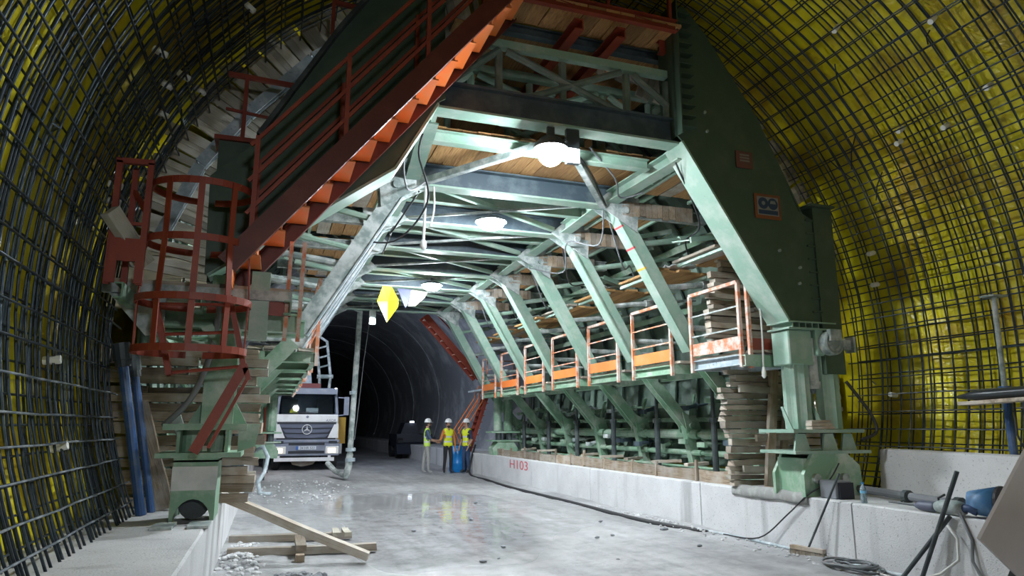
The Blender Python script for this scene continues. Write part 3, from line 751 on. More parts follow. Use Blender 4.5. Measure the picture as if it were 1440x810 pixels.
# loose steel plates hung between the right frames, catching the lamp light
for k, (x, y, z, a, b_) in enumerate(((6.25, 10.5, 5.0, .25, -.3), (6.5, 12.4, 4.5, -.3, .4), (6.3, 14.4, 4.4, .3, .3), (6.7, 16.4, 4.0, -.2, .5), (6.2, 8.9, 4.5, .2, -.5))):
    c = V(x, y, z); u = V(.32, 0, .32*a); v = V(0, .3, .3*b_)
    o = MB().bar(c - u, c + u, .5, .02, up=V(b_, -.2, 1)).bar(c - u, c + u, .04, .08, up=V(b_, -.2, 1), ow=.25).build('skin_plate', M['green'], org=c)
    tag(o, 'tilted pale green steel plate hung right of the roof, beyond the %s brace' % ordn[k+1 if k < 4 else 0], 'plate')

# ------------------------------------------------------------------ side walkways: one railed platform per bay
def platform(k, s, label, dusty=False):
    X = lambda x: side_x(x, s)
    ya, yb = PY[k] + (0.55 if k == 0 else 0.22), PY[k+1] - 0.38
    t = thing('walkway_platform', label, 'platform', (X(6.8), (ya+yb)/2, 2.55))
    fm = M['dust_blue'] if dusty else M['greenb']
    f = MB().chan((X(6.3), ya, 2.53), (X(6.3), yb, 2.53), 0.07, 0.15, 0.015)
    f.chan((X(6.3), ya, 2.53), (X(7.3), ya, 2.53), 0.07, 0.15, 0.015).chan((X(6.3), yb, 2.53), (X(7.3), yb, 2.53), 0.07, 0.15, 0.015)
    f.bar((X(7.0), ya-0.4, 2.49), (X(7.0), yb+0.4, 2.49), 0.12, 0.14)
    f.build('frame', fm, t)
    for i in range(4):
        x = 6.42 + i*0.22; plank((X(x), ya-0.15, 2.63 + random.uniform(0, .015)), (X(x), yb+0.15, 2.63 + random.uniform(0, .015)), 0.2, 0.04, 'plank', t)
    pm = M['post'] if dusty else M['post']
    for y in (ya, yb): MB().bar((X(6.26), y, 2.42), (X(6.26), y, 3.64), 0.05, 0.05).build('post', pm, t)
    MB().bar((X(6.26), ya, 3.65), (X(6.26), yb, 3.65), 0.05, 0.05).build('top_rail', pm, t)
    for z in (3.3, 2.98): MB().bar((X(6.26), ya, z), (X(6.26), yb, z), 0.022, 0.022).build('mid_rail', M['steel_dust'] if dusty else M['post'], t)
    MB().bar((X(6.27), ya, 2.77), (X(6.27), yb, 2.77), 0.02, 0.19).build('kickboard', M['post'] if dusty else M['orange'], t)
    if k == 0 and s > 0:
        yr = ya - 0.12
        MB().bar((6.32, yr, 2.4), (6.32, yr, 3.66), 0.05, 0.05).build('post', pm, t)
        MB().bar((6.32, yr, 3.66), (6.62, yr, 3.66), 0.05, 0.05).build('top_rail', pm, t)
        MB().bar((6.32, yr, 2.72), (7.2, yr, 2.72), 0.02, 0.2).build('kickboard', M['red'], t)
        MB().chan((6.2, yr, 2.5), (7.2, yr, 2.5), 0.07, 0.16, 0.015).build('end_beam', M['greenb'], t)
        MB().box(6.98, 7.16, yr-0.12, yr+0.05, 2.55, 2.72).build('clamp', M['dust_blue'], t)
    return t
for k in range(7):
    platform(k, 1, 'nearest dusty railed platform on the right, beside the front leg' if k == 0 else '%s orange railed platform on the right, between the %s and %s portals' % (ordn[k], ordn[k], ordn[k+1]), k == 0)
for k in range(1, 7):
    platform(k, -1, '%s railed platform on the left side, between the %s and %s portals' % (ordn[k], ordn[k], ordn[k+1]))

# ------------------------------------------------------------------ side struts and their knee brackets (built once per side, then copied)
def strut(k, s, label):
    X = lambda x: side_x(x, s); y = PY[k]
    t = thing('side_strut', label, 'strut', (X(7.6), y, KZ), 'side struts under the %s walkway' % ('right' if s > 0 else 'left'))
    MB().ibeam((X(6.6), y, 2.72), (X(7.58), y, 1.6), 0.2, 0.2, 0.025, up=(0,1,0)).build('upper_arm', M['greenb'], t)
    MB().bar((X(7.58), y, 1.62), (X(7.74), y, 0.84), 0.17, 0.15, up=(0,1,0)).build('lower_arm', M['greenb'], t)
    kb = MB()
    for dy in (-0.13, 0.13): kb.prism([(X(7.42), 1.86), (X(7.75), 1.72), (X(7.82), 1.5), (X(7.62), 1.38), (X(7.5), 1.5)], y+dy-0.012, y+dy+0.012)
    kb.cyl((X(7.6), y-0.19, 1.6), (X(7.6), y+0.19, 1.6), 0.06, 10); kb.box(X(7.68)-.06, X(7.68)+.06, y-.1, y+.1, 1.4, 1.8)
    kb.build('knee_bracket', M['greenb'], t)
    j = MB().cyl((X(7.62), y, 1.6), (X(7.95), y+0.25, 2.2), 0.035, 8).cyl((X(7.62), y, 1.58), (X(8.02), y-0.3, 1.15), 0.035, 8).cyl((X(7.7), y, 1.05), (X(8.0), y+0.3, 1.4), 0.03, 8)
    j.build('tie_rod', M['greenb'], t)
    MB().box(X(7.74)-.16, X(7.74)+.16, y-.16, y+.16, KZ+0.02, 0.86).build('foot', M['greenb'], t)
    # upright screw prop between walkway and kerb, behind the strut
    pr = MB().cyl((X(7.35), y+0.7, KZ+0.02), (X(7.35), y+0.7, 1.7), 0.055, 10).cyl((X(7.35), y+0.7, 1.7), (X(7.35), y+0.7, 2.45), 0.035, 10).cyl((X(7.35), y+0.7, 1.66), (X(7.35), y+0.7, 1.74), 0.085, 10).box(X(7.35)-.1, X(7.35)+.1, y+.6, y+.8, KZ, KZ+.03)
    pr.build('screw_prop', M['black_steel'], t)
    return t
for s, side in ((1, 'right'), (-1, 'left')):
    p = None
    for k in range(1, 8):
        lab = '%s green kneed side strut on the %s, below the %s portal frame' % (ordn[k-1], side, ordn[k])
        if p is None: p = strut(k, s, lab)
        else: dup(p, (side_x(7.6, s), PY[k], KZ), lab)
for s, side in ((1, 'right'), (-1, 'left')):
    for nm, x, z, r, lab in (('longitudinal_pipe', 7.62, 1.44, 0.09, 'thick pale green pipe running along the %s struts at knee height'),
                             ('longitudinal_pipe', 7.66, 1.10, 0.055, 'thin pale green pipe running along the %s struts below the thick pipe'),
                             ('longitudinal_pipe', 7.95, 1.72, 0.045, 'thin dark green pipe running along the %s struts above the thick pipe')):
        m = MB(); yy = 9.3
        while yy < 21.4: m.cyl((side_x(x, s), yy, z), (side_x(x, s), yy+1.82, z), r, 10).cyl((side_x(x, s), yy+1.82, z), (side_x(x, s), yy+1.95, z), r*0.6, 8); yy += 1.95
        tag(m.build(nm, M['greenb'], smooth=False, org=(side_x(x, s), 15, z)), lab % side, 'pipe')
    m = MB().ibeam((side_x(7.55, s), 9.2, 0.79), (side_x(7.55, s), 21.6, 0.79), 0.14, 0.14, 0.02)
    tag(m.build('sill_beam', M['greenb'], org=(side_x(7.55, s), 15, 0.72)), 'green steel sill beam lying on the %s kerb under the struts' % side, 'steel beam')

# boards and stakes edging the right kerb
kf = thing('kerb_edging', 'row of brown boards and stakes edging the top of the right kerb', 'timber edging', (6.85, 15, KZ))
y = 9.15
while y < 21.0:
    L = random.uniform(0.7, 1.3)
    plank((6.78 + random.uniform(-.03, .03), y, KZ + 0.10), (6.78 + random.uniform(-.03, .03), y+L-0.05, KZ + 0.10 + random.uniform(-.02, .03)), 0.05, 0.2, random.choice(('plank_dark', 'plank_dark', 'plank')), kf)
    plank((6.74, y+L-0.03, KZ), (6.74 + random.uniform(-.02, .02), y+L-0.03, KZ + random.uniform(0.22, 0.36)), 0.05, 0.04, 'plank_dark', kf, name='stake', up=(1,0,0))
    if random.random() < 0.6: plank((6.82, y+L*0.3, KZ + 0.24), (7.3, y + L*0.3 + random.uniform(-.3, .3), KZ + 0.26), 0.1, 0.05, 'plank', kf)
    y += L

# ------------------------------------------------------------------ timber bulkheads closing the formwork end
bhR = thing('timber_bulkhead', 'ragged stack of horizontal timbers closing the right end behind the front leg', 'timber wall', (7.2, 8.85, KZ))
def row_stack(root, s, z0, z1, x_in, y, mat, lo, hi, jag):
    z = z0
    while z < z1:
        h = random.uniform(lo, hi)
        xo = XC + math.sqrt(max(0.1, 5.3**2 - (z + h/2 - ZC)**2)) - 0.02
        xi = x_in(z) + random.uniform(-jag, jag)
        xm = random.uniform(xi + 0.7, xo - 0.2) if xo - xi > 1.2 and random.random() < 0.5 else None
        yy = y + random.uniform(-0.05, 0.05); tilt = random.uniform(-0.025, 0.025)
        segs = [(xi, xm - 0.01), (xm + 0.01, xo)] if xm else [(xi, xo)]
        for a, c in segs:
            plank((side_x(a, s), yy, z + h/2), (side_x(c, s), yy + random.uniform(-.04, .04), z + h/2 + tilt), random.uniform(0.1, 0.18), h - 0.014, mat, root, name='timber')
        z += h
row_stack(bhR, 1, KZ + 0.02, 2.42, lambda z: 6.55 - 0.12*(z-0.7) + (0.25 if z > 2.1 else 0), 8.88, 'plank', 0.065, 0.115, 0.09)
row_stack(bhR, 1, 2.85, 4.55, lambda z: 6.35 + 0.35*max(0, z-3.4), 9.0, 'plank', 0.07, 0.11, 0.1)
plank((6.62, 8.68, 2.15), (7.5, 8.68, 2.12), 0.06, 0.11, 'plank', bhR, name='batten')
plank((6.85, 8.66, 1.42), (7.55, 8.62, 1.46), 0.06, 0.1, 'plank', bhR, name='batten')
plank((6.6, 8.68, 0.98), (7.7, 8.68, 0.95), 0.06, 0.09, 'plank', bhR, name='batten')
plank((6.96, 8.58, KZ + 0.02), (7.3, 8.70, 2.48), 0.13, 0.07, 'plank_dark', bhR, up=(0,1,0), name='prop_board')
plank((7.2, 8.60, KZ + 0.02), (7.52, 8.72, 2.0), 0.1, 0.06, 'plank_dark', bhR, up=(0,1,0), name='prop_board')
plank((7.38, 8.7, 2.9), (7.3, 8.75, 4.3), 0.09, 0.06, 'plank_dark', bhR, up=(0,1,0), name='prop_board')
bhL = thing('timber_bulkhead', 'dim stack of horizontal timbers closing the left end behind the ladder', 'timber wall', (-0.5, 8.85, KZ))
row_stack(bhL, -1, KZ + 0.02, 2.5, lambda z: 6.97 - 0.04*(z-0.7), 8.9, 'plank_dark', 0.09, 0.15, 0.1)  # darker timber here carries the shadow under the landing
row_stack(bhL, -1, 2.95, 3.7, lambda z: 7.1, 8.95, 'bulk', 0.12, 0.18, 0.1)
def radial(root, s, a0, a1, ri0, mat):
    a = a0
    while a < a1:
        w = random.uniform(0.085, 0.14); da = w/5.0
        th = s*(a + da/2); ri = ri0(a) + random.uniform(-0.12, 0.12)
        p = pol(ri, th, 8.46 + random.uniform(-0.015, 0.015)); q = pol(5.30 + random.uniform(-.05, .06), th + random.uniform(-.012, .012), 8.46 + random.uniform(-.015, .015))
        plank(p, q, w - 0.008, 0.045, mat, root, up=(0,1,0), name='bulkhead_board')
        a += da
bu = thing('board_bulkhead', 'fan of pale radial boards closing the formwork end at the upper left', 'timber wall', (-0.4, 8.46, 5.2))
radial(bu, -1, R(12), R(82), lambda a: 4.15, 'bulk')
br = thing('board_bulkhead', 'fan of radial boards closing the formwork end at the upper right', 'timber wall', (7.2, 8.46, 5.2))
radial(br, 1, R(12), R(72), lambda a: 4.25, 'bulk')
wl = thing('bowed_waling', 'pale dusty bowed steel waling crossing the radial boards at upper left', 'steel beam', (-0.5, 8.3, 5.3))
pts = [V(-1.315, 8.3, 3.68), V(-0.97, 8.3, 4.59), V(-0.50, 8.3, 5.30), V(0.21, 8.3, 6.16), V(0.73, 8.3, 6.6)]
for p, q in zip(pts, pts[1:]): MB().chan(p, q + (q-p).normalized()*-0.03, 0.13, 0.13, 0.02, up=(0,1,0)).build('waling_length', M['dust_blue'], wl)
for f in (0.5, 0.75): plank(pts[3] + V(0.05 + f*0.6, 0, f*0.4), pts[3] + V(0.4 + f*0.6, 0.05, f*0.4 - 0.25), 0.1, 0.08, 'plank_dark', wl, name='wedge_block')

# ------------------------------------------------------------------ main stair on the front left
S0, S1 = V(-0.36, 0, 2.98), V(2.62, 0, 6.72)
yf, yb = 6.78, 7.46
stair = thing('site_stair', 'steep red steel stair climbing from the left platform to the top platform', 'stair', (-0.3, 7.1, 2.95))
sd = (S1 - S0).normalized(); sn = V(-sd.z, 0, sd.x)
for y, sg in ((yf, 1), (yb, -1)):
    MB().chan(S0 + V(0, y, 0) + sn*(0.17 if sg > 0 else 0.07), S1 + V(0, y, 0) + sn*(0.17 if sg > 0 else 0.07), 0.07, 0.2 if sg > 0 else .18, 0.014, up=sn, side=sg).build('stringer', M['red_shaded'], stair)
nt = 14
for i in range(nt):
    p = S0.lerp(S1, (i + 0.5)/nt) + sn*0.1
    m = MB().box(p.x-0.13, p.x+0.13, yf+0.03, yb-0.03, p.z+0.02, p.z+0.035).box(p.x-0.13, p.x-0.115, yf+0.03, yb-0.03, p.z-0.24, p.z+0.02)
    m.build('tread', M['orange'], stair)
for y in (yf, yb):
    up = V(0, 0, 1)
    for h, nm in ((1.32, 'handrail'), (0.95, 'mid_rail'), (0.62, 'mid_rail')):
        a = S0 + V(0, y, 0) + up*h; c = S1 + V(0.2, y, 0.25) + up*h
        MB().bar(a, c, 0.03, 0.035).build(nm, M['red'], stair)
    for f in (0.02, 0.3, 0.58, 0.86):
        p = S0.lerp(S1, f) + V(0, y, 0.2)
        MB().bar(p, p + V(0, 0, 1.15), 0.045, 0.045).build('rail_post', M['red'], stair)

# upper-left guard rails standing at the bulkhead
g = thing('guard_rail', 'thin red guard rail with two posts above the left column', 'railing', (-0.3, 7.9, 4.77))
MB().bar((-0.72, 7.9, 5.58), (0.12, 7.9, 5.55), 0.05, 0.05).build('top_rail', M['red'], g)
MB().bar((-0.72, 7.9, 5.15), (0.0, 7.9, 5.08), 0.03, 0.03).build('mid_rail', M['red'], g)
for x in (-0.52, -0.02): MB().bar((x, 7.9, 4.77), (x, 7.9, 5.58), 0.045, 0.045).build('post', M['red'], g)
g = thing('guard_rail', 'short red guard rail high up by the crown at upper left', 'railing', (0.5, 7.9, 6.1))
MB().bar((0.38, 7.9, 6.75), (0.95, 7.9, 6.72), 0.05, 0.05).build('top_rail', M['red'], g)
for x in (0.4, 0.92): MB().bar((x, 7.9, 6.1), (x, 7.9, 6.75), 0.045, 0.045).build('post', M['red'], g)

# ------------------------------------------------------------------ left landing, its frame and rails
lp = thing('left_landing', 'green framed landing at the foot of the red stair', 'platform', (-0.8, 7.6, 2.8))
MB().chan((-1.6, 7.3, 2.90), (0.12, 7.3, 2.90), 0.08, 0.1, 0.015).build('front_beam', M['steel_dust'], lp)
MB().ibeam((-1.3, 7.55, 2.68), (0.2, 7.55, 2.66), 0.16, 0.2, 0.02).build('bearer', M['greenb'], lp)
MB().ibeam((-1.2, 8.4, 2.72), (0.3, 8.4, 2.72), 0.16, 0.2, 0.02).build('bearer', M['greenb'], lp)
for x in (-1.35, -0.75, 0.08): MB().chan((x, 6.72 if x < -1 else 7.2, 2.78), (x, 8.6, 2.78), 0.07, 0.14, 0.014).build('cross_channel', M['greenb'], lp)
for i in range(5): plank((-1.55, 7.42 + i*0.25, 2.975), (0.1, 7.42 + i*0.25, 2.975 + random.uniform(-.01, .01)), 0.23, 0.04, 'plank', lp)
m = MB().prism([(-1.56, 2.86), (-1.05, 2.86), (-1.05, 2.5), (-1.2, 2.45)], 7.32, 7.35); m.build('bracket_plate', M['steel_dust'], lp)
m = MB().prism([(-0.72, 2.55), (-0.5, 2.32), (-0.42, 2.32), (-0.62, 2.6)], 7.35, 7.38); m.build('brace_plate', M['greenb'], lp)
MB().box(-0.28, -0.1, 7.3, 7.42, 2.45, 3.15).build('end_plate', M['green'], lp)
rf = thing('landing_rail', 'orange kickboard rail on the landing right of the ladder cage', 'railing', (0.1, 7.35, 2.6))
MB().bar((-0.3, 7.33, 2.80), (0.12, 7.33, 2.78), 0.02, 0.16).build('kickboard', M['red'], rf)
for x in (0.07, 0.2): MB().bar((x, 7.33, 2.45), (x+0.015, 7.33, 3.5), 0.04, 0.04).build('post', M['post'], rf)
lr = thing('corner_railing', 'tall red rail frame at the outer left corner of the landing', 'railing', (-1.34, 6.85, 2.8))
for x, y in ((-1.47, 6.8), (-1.21, 6.8), (-1.37, 7.0)): MB().bar((x, y, 2.84), (x, y, 4.0), 0.05, 0.05).build('post', M['red'], lr)
MB().bar((-1.50, 6.8, 4.0), (-1.185, 6.8, 4.01), 0.05, 0.05).build('top_rail', M['red'], lr)
MB().bar((-1.37, 7.0, 3.79), (-1.21, 6.8, 3.52), 0.035, 0.035).build('brace', M['red'], lr)
MB().bar((-1.47, 6.8, 3.41), (-1.21, 6.8, 3.41), 0.03, 0.03).build('mid_rail', M['red'], lr)
MB().box(-1.47, -1.18, 6.75, 6.78, 3.05, 3.26).box(-1.47, -1.40, 6.75, 6.78, 2.85, 3.05).box(-1.25, -1.18, 6.75, 6.78, 2.85, 3.05).build('toe_plate', M['red'], lr)
o = plank((-1.48, 6.68, 3.48), (-1.20, 6.98, 3.08), 0.15, 0.09, 'bulk', name='leaning_board', up=(0.3, -0.8, 0.4)); tag(o, 'short pale board leaning inside the red rail frame at left', 'board')

# ------------------------------------------------------------------ ladder with safety cage
lc = thing('caged_ladder', 'red ladder with a hooped safety cage hanging from the left landing', 'ladder', (-0.78, 7.0, 1.4))
cx, cy, cr = -0.76, 6.98, 0.46
for z, r in ((3.84, 0.45), (3.30, 0.46), (2.74, 0.50), (2.28, 0.49)):
    pts = [V(cx + r*math.cos(t), cy + r*0.8*math.sin(t), z) for t in [math.pi*(0.05 + 1.9*i/28) + math.pi/2 for i in range(29)]]
    m = MB()
    for p, q in zip(pts, pts[1:]): m.bar(p, q, 0.014, 0.065)
    m.build('hoop', M['red'], lc)
for t in (-178, -125, -88, -50, -2):
    a = R(t); x, y = cx + cr*math.cos(a), cy + cr*0.8*math.sin(a)
    pts = [V(x, y, 3.86), V(x - 0.01*math.cos(a), y, 3.3), V(x + 0.02*math.cos(a), y, 2.74), V(x + 0.01*math.cos(a), y, 2.26)]
    m = MB()
    for p, q in zip(pts, pts[1:]): m.bar(p, q, 0.055, 0.014, up=(math.cos(a), math.sin(a), 0))
    m.build('cage_strip', M['red'], lc)
la = [(V(-1.12, 7.1, 2.82), V(-0.92, 7.05, 2.06)), (V(-0.46, 7.1, 2.84), V(-0.28, 7.05, 2.14))]
for p, q in la: MB().chan(p, q, 0.05, 0.1, 0.012, up=(0,1,0)).build('ladder_rail', M['red'], lc)
for f in (0.12, 0.5, 0.97):
    MB().cyl(la[0][0].lerp(la[0][1], f), la[1][0].lerp(la[1][1], f), 0.016, 8).build('rung', M['red'], lc)
MB().bar((-0.28, 7.05, 2.16), (-0.66, 7.05, 1.36), 0.09, 0.05, up=(0,1,0)).build('lower_rail', M['red'], lc)
MB().bar((-0.24, 7.05, 2.05), (-0.54, 7.1, 1.40), 0.03, 0.04, up=(0,1,0)).build('lower_rail', M['red'], lc)
MB().bar((-0.28, 7.05, 2.18), (-0.23, 7.05, 2.03), 0.05, 0.05, up=(0,1,0)).build('elbow', M['red'], lc)

# ------------------------------------------------------------------ far stair and far ladder at the end of the traveller
fs = thing('far_stair', 'small red stair slanting down at the far end in front of the dark tunnel', 'stair', (6.1, 24, 2.8))
A, B = V(5.0, 0, 5.50), V(7.05, 0, 3.30)
for y in (24.0, 24.6): MB().bar(A + V(0, y, 0), B + V(0, y, 0), 0.06, 0.22).build('stringer', M['red'], fs)
for i in range(9):
    p = A.lerp(B, (i+.5)/9); MB().box(p.x-0.1, p.x+0.1, 24.03, 24.57, p.z, p.z+0.02).build('tread', M['post'], fs)
MB().bar(A + V(0.1, 24.6, .6), B + V(.1, 24.6, .8), 0.04, 0.04).build('handrail', M['red'], fs)
fl = thing('far_ladder', 'red stair ladder with orange handrails behind the three workers', 'ladder', (6.5, 24.2, 0))
A, B = V(7.35, 0, 2.95), V(6.62, 0, 0.72)
for y in (24.0, 24.5): MB().bar(A + V(0.1, y, 0), B + V(0.1, y, 0), 0.05, 0.12, up=(1,0,0)).build('stringer', M['red'], fl)
for i in range(10):
    p = A.lerp(B, (i+.5)/10); MB().box(p.x-0.02, p.x+0.24, 24.02, 24.48, p.z, p.z+0.025).build('tread', M['red'], fl)
for y in (23.97, 24.55):
    MB().tube([A + V(-0.15, y, 0.1), A + V(-0.35, y, -0.4), B + V(-0.35, y, 0.75), B + V(-0.05, y, 0.1)], 0.022, 6).build('handrail', M['orange'], fl)
    MB().tube([A + V(-0.05, y, 0.1), A + V(-0.2, y, -0.5), B + V(-0.2, y, 0.6)], 0.018, 6).build('mid_rail', M['orange'], fl)
fw = thing('far_landing', 'small dusty landing between the far stair and the far ladder', 'platform', (7.2, 22.9, 2.6))
MB().box(6.8, 7.8, 22.3, 24.6, 2.80, 2.86).build('deck', M['dust_blue'], fw); MB().bar((6.8, 22.3, 2.98), (7.8, 22.3, 2.98), 0.02, 0.16).build('kickboard', M['orange'], fw)
for x in (6.82, 7.3, 7.78): MB().bar((x, 22.3, 2.7), (x, 22.3, 3.8), 0.045, 0.045).build('post', M['post'], fw)
MB().bar((6.82, 22.3, 3.78), (7.78, 22.3, 3.78), 0.04, 0.04).build('top_rail', M['post'], fw)

# far leg jack
fj = thing('levelling_jack', 'bulky green jacking leg at the far right end of the traveller', 'jack', (7.0, 21.2, KZ))
MB().cyl((6.85, 21.2, 1.45), (6.85, 21.2, 2.5), 0.13, 12).cyl((7.2, 21.2, 1.45), (7.2, 21.2, 2.5), 0.15, 12).build('prop', M['greenb'], fj)
MB().box(6.55, 7.5, 20.9, 21.5, 1.38, 1.43).box(6.55, 7.5, 20.9, 21.5, 1.12, 1.16).box(6.6, 7.45, 20.9, 21.5, 2.5, 2.66).build('plate', M['greenb'], fj)
MB().cyl((6.85, 21.1, 1.16), (6.85, 21.1, 1.38), 0.1, 10).cyl((7.2, 21.1, 1.16), (7.2, 21.1, 1.38), 0.1, 10).build('foot', M['black_steel'], fj)
MB().prism([(6.65, KZ), (6.62, 0.9), (6.8, 1.12), (7.3, 1.12), (7.45, 0.9), (7.42, KZ)], 20.95, 21.45).build('base_block', M['greenb'], fj)
fk = dup(fj, (-0.2, 21.2, KZ), 'bulky green jacking leg at the far left end of the traveller')

# ------------------------------------------------------------------ floodlights
def emit(name, s, col=(0.86, 0.94, 1.0)):
    m, nt, b = new_mat(name); b.inputs['Base Color'].default_value = (0.9, 0.9, 0.9, 1)
    b.inputs['Emission Color'].default_value = (*col, 1); b.inputs['Emission Strength'].default_value = s; return m
f = thing('floodlight', 'round dazzling floodlight with a finned housing hung on the front cross beam', 'lamp', (3.18, 7.66, 5.4))
MB().bar((3.18, 7.66, 5.26), (3.18, 7.66, 5.40), 0.1, 0.04).build('bracket', M['black_steel'], f)
MB().lathe((3.18, 7.66, 5.12), [(0.19*math.cos(t), 0.25*math.sin(t)) for t in [R(-88 + 11*i) for i in range(9)]], 18).build('lens', emit('floodlight_lens', LAMP_1), f, smooth=True)
MB().lathe((3.18, 7.66, 5.12), [(0.225, -0.025), (0.22, 0.02), (0.13, 0.12), (0.05, 0.16)], 18).build('hood', M['black_steel'], f)
h = MB().box(3.38, 3.56, 7.6, 7.66, 4.92, 5.39)
for k in range(7): h.box(3.39 + k*0.024, 3.398 + k*0.024, 7.66, 7.72, 5.0, 5.3)
h.build('housing', M['black_steel'], f)
MB().box(3.39, 3.55, 7.585, 7.598, 4.93, 5.12).build('led_panel', emit('led_panel_light', 12), f)
for (x, y, z, L, nm) in ((3.34, 10.75, 5.04, LAMP_2, 'oval dazzling floodlight under the roof in the middle of the traveller'), (3.54, 16.3, 5.03, LAMP_3, 'flat dazzling floodlight under the roof deeper in the traveller')):
    f = thing('floodlight', nm, 'lamp', (x, y, z+0.15))
    MB().lathe((x, y, z), [(0.05, -0.15), (0.14, -0.13), (0.21, -0.08), (0.25, 0.0)], 20).build('lens', emit('floodlight_lens', L), f, smooth=True)
    MB().lathe((x, y, z), [(0.275, -0.02), (0.27, 0.015), (0.14, 0.07), (0.05, 0.09)], 20).bar((x, y, z+0.08), (x, y, z+0.16), 0.06, 0.06).build('hood', M['black_steel'], f)
f = thing('work_light', 'small white work light beside the yellow sheet at the far end', 'lamp', (2.45, 19.0, 5.0))
MB().box(2.38, 2.56, 18.97, 19.05, 4.35, 4.75).bar((2.47, 19.0, 4.75), (2.47, 19.0, 5.05), 0.03, 0.03).build('housing', M['steel_dust'], f)
MB().box(2.40, 2.54, 18.955, 18.969, 4.37, 4.52).build('lens', emit('work_light_lens', 60), f)

# hanging yellow sheet, dark cloth, pale cone at the far lamp
def sheet(name, pts, quads, th, mat, parent=None, org=None):
    b = MB().add(pts, quads); o = b.build(name, mat, parent, org=org)
    s = o.modifiers.new('thick', 'SOLIDIFY'); s.thickness = th; return o
ys = sheet('yellow_sheet', [(2.30, 17.0, 4.66), (2.42, 16.9, 5.05), (2.66, 17.0, 5.05), (2.86, 17.1, 4.75), (2.84, 17.0, 4.55), (2.56, 16.95, 4.12), (2.6, 17.15, 4.7)], [(0,1,6), (1,2,6), (2,3,6), (3,4,6), (4,5,6), (5,0,6)], 0.012, flat('yellow_plastic', (0.5, 0.38, 0.01), 0.4), org=(2.6, 17, 5.05))
tag(ys, 'bent yellow plastic sheet hanging under the roof beams', 'sheet')
dc = sheet('dark_cloth', [(2.82, 17.15, 5.05), (3.22, 17.2, 5.05), (3.15, 17.2, 4.72), (3.04, 17.15, 4.55)], [(0,1,2,3)], 0.02, flat('dark_blue_cloth', (0.03, 0.035, 0.07), 0.8), org=(3, 17.2, 5.05))
tag(dc, 'dark cloth hanging between the yellow sheet and the far floodlight', 'cloth')
pc = sheet('pale_sheet', [(3.2, 17.2, 5.03), (3.62, 17.2, 5.0), (3.55, 17.2, 4.86), (3.3, 17.15, 4.62), (3.12, 17.15, 4.6)], [(0,1,2,3,4)], 0.02, flat('pale_plastic', (0.6, 0.5, 0.36), 0.6), org=(3.3, 17.2, 5.03))
tag(pc, 'crumpled pale sheet hanging beneath the far floodlight', 'sheet')

# ------------------------------------------------------------------ concrete delivery pipe
dp = thing('delivery_pipe', 'tall dusty concrete delivery pipe standing by the truck with a coupling low down', 'pipe', (2.28, 21.6, 0))
MB().cyl((2.42, 21.6, 5.15), (2.30, 21.6, 0.75), 0.085, 12).build('riser', M['steel_dust'], dp, smooth=False)
for z, r in ((2.55, 0.115), (0.85, 0.15), (0.55, 0.15)): MB().cyl((2.32, 21.6, z), (2.315, 21.6, z+0.1), r, 12).build('coupling', M['dust_blue'], dp)
MB().tube([(2.30, 21.6, 0.78), (2.28, 21.6, 0.4), (2.24, 21.6, 0.2), (2.22, 21.6, 0.06)], [.1, .11, .1, .07], 10).tube([(2.24, 21.7, .12), (1.98, 22.6, .22), (1.8, 23.3, .42)], .085, 10).build('elbow', M['steel_dust'], dp)
MB().tube([(2.42, 21.6, 5.15), (2.40, 21.55, 5.28), (2.2, 21.5, 5.36), (1.9, 21.5, 5.38)], 0.085, 10).bar((2.1, 21.45, 5.2), (2.45, 21.45, 5.06), 0.05, 0.05).build('top_bend', M['steel_dust'], dp)
o = MB().tube([(2.75, 21.6, 5.1), (2.6, 21.6, 3.6), (2.5, 21.6, 2.2), (2.42, 21.6, 1.2)], 0.012, 5).build('hanging_wire', M['cable'], org=(2.75, 21.6, 5.1)); tag(o, 'thin wire hanging right beside the tall delivery pipe', 'wire')

# ------------------------------------------------------------------ pump truck
TX, TY = 1.27, 27.0
tr = thing('pump_truck', 'white and grey concrete pump truck facing the viewer on the left of the roadway', 'truck', (TX, TY, 0))
M['cabw'] = worn('cab_white', (0.78, 0.79, 0.82), (0.66, 0.66, 0.68), 0.35, bump=0.03)
M['cabg'] = worn('cab_grey_plastic', (0.2, 0.23, 0.31), (0.3, 0.32, 0.38), 0.5, bump=0.03)
M['cabb'] = flat('cab_blade', (0.085, 0.10, 0.16), 0.45)
M['cabd'] = flat('cab_dark', (0.015, 0.018, 0.03), 0.5)
def hexa(b, f0, f1, y0, y1, mi=0):
    """front rectangle f0=(x0,x1,z0,z1) at y0, rear rectangle f1 at y1"""
    (a,c,d,e), (A,C,D,E) = f0, f1
    return b.add([(a,y0,d),(c,y0,d),(c,y0,e),(a,y0,e),(A,y1,D),(C,y1,D),(C,y1,E),(A,y1,E)], [(0,1,2,3),(7,6,5,4),(1,0,4,5),(2,1,5,6),(3,2,6,7),(0,3,7,4)], mi)
b = MB(); b.box(TX-1.14, TX+1.14, TY+0.06, TY+1.9, 1.05, 2.02)
hexa(b, (TX-1.12, TX+1.12, 1.72, 2.02), (TX-1.12, TX+1.12, 1.72, 2.02), TY, TY+0.1)
b.build('cab_body', M['cabw'], tr, bevel=0.03)
b = MB(); b.bar((TX-1.08, TY+0.12, 2.02), (TX-1.02, TY+0.35, 2.82), 0.1, 0.1).bar((TX+1.08, TY+0.12, 2.02), (TX+1.02, TY+0.35, 2.82), 0.1, 0.1)
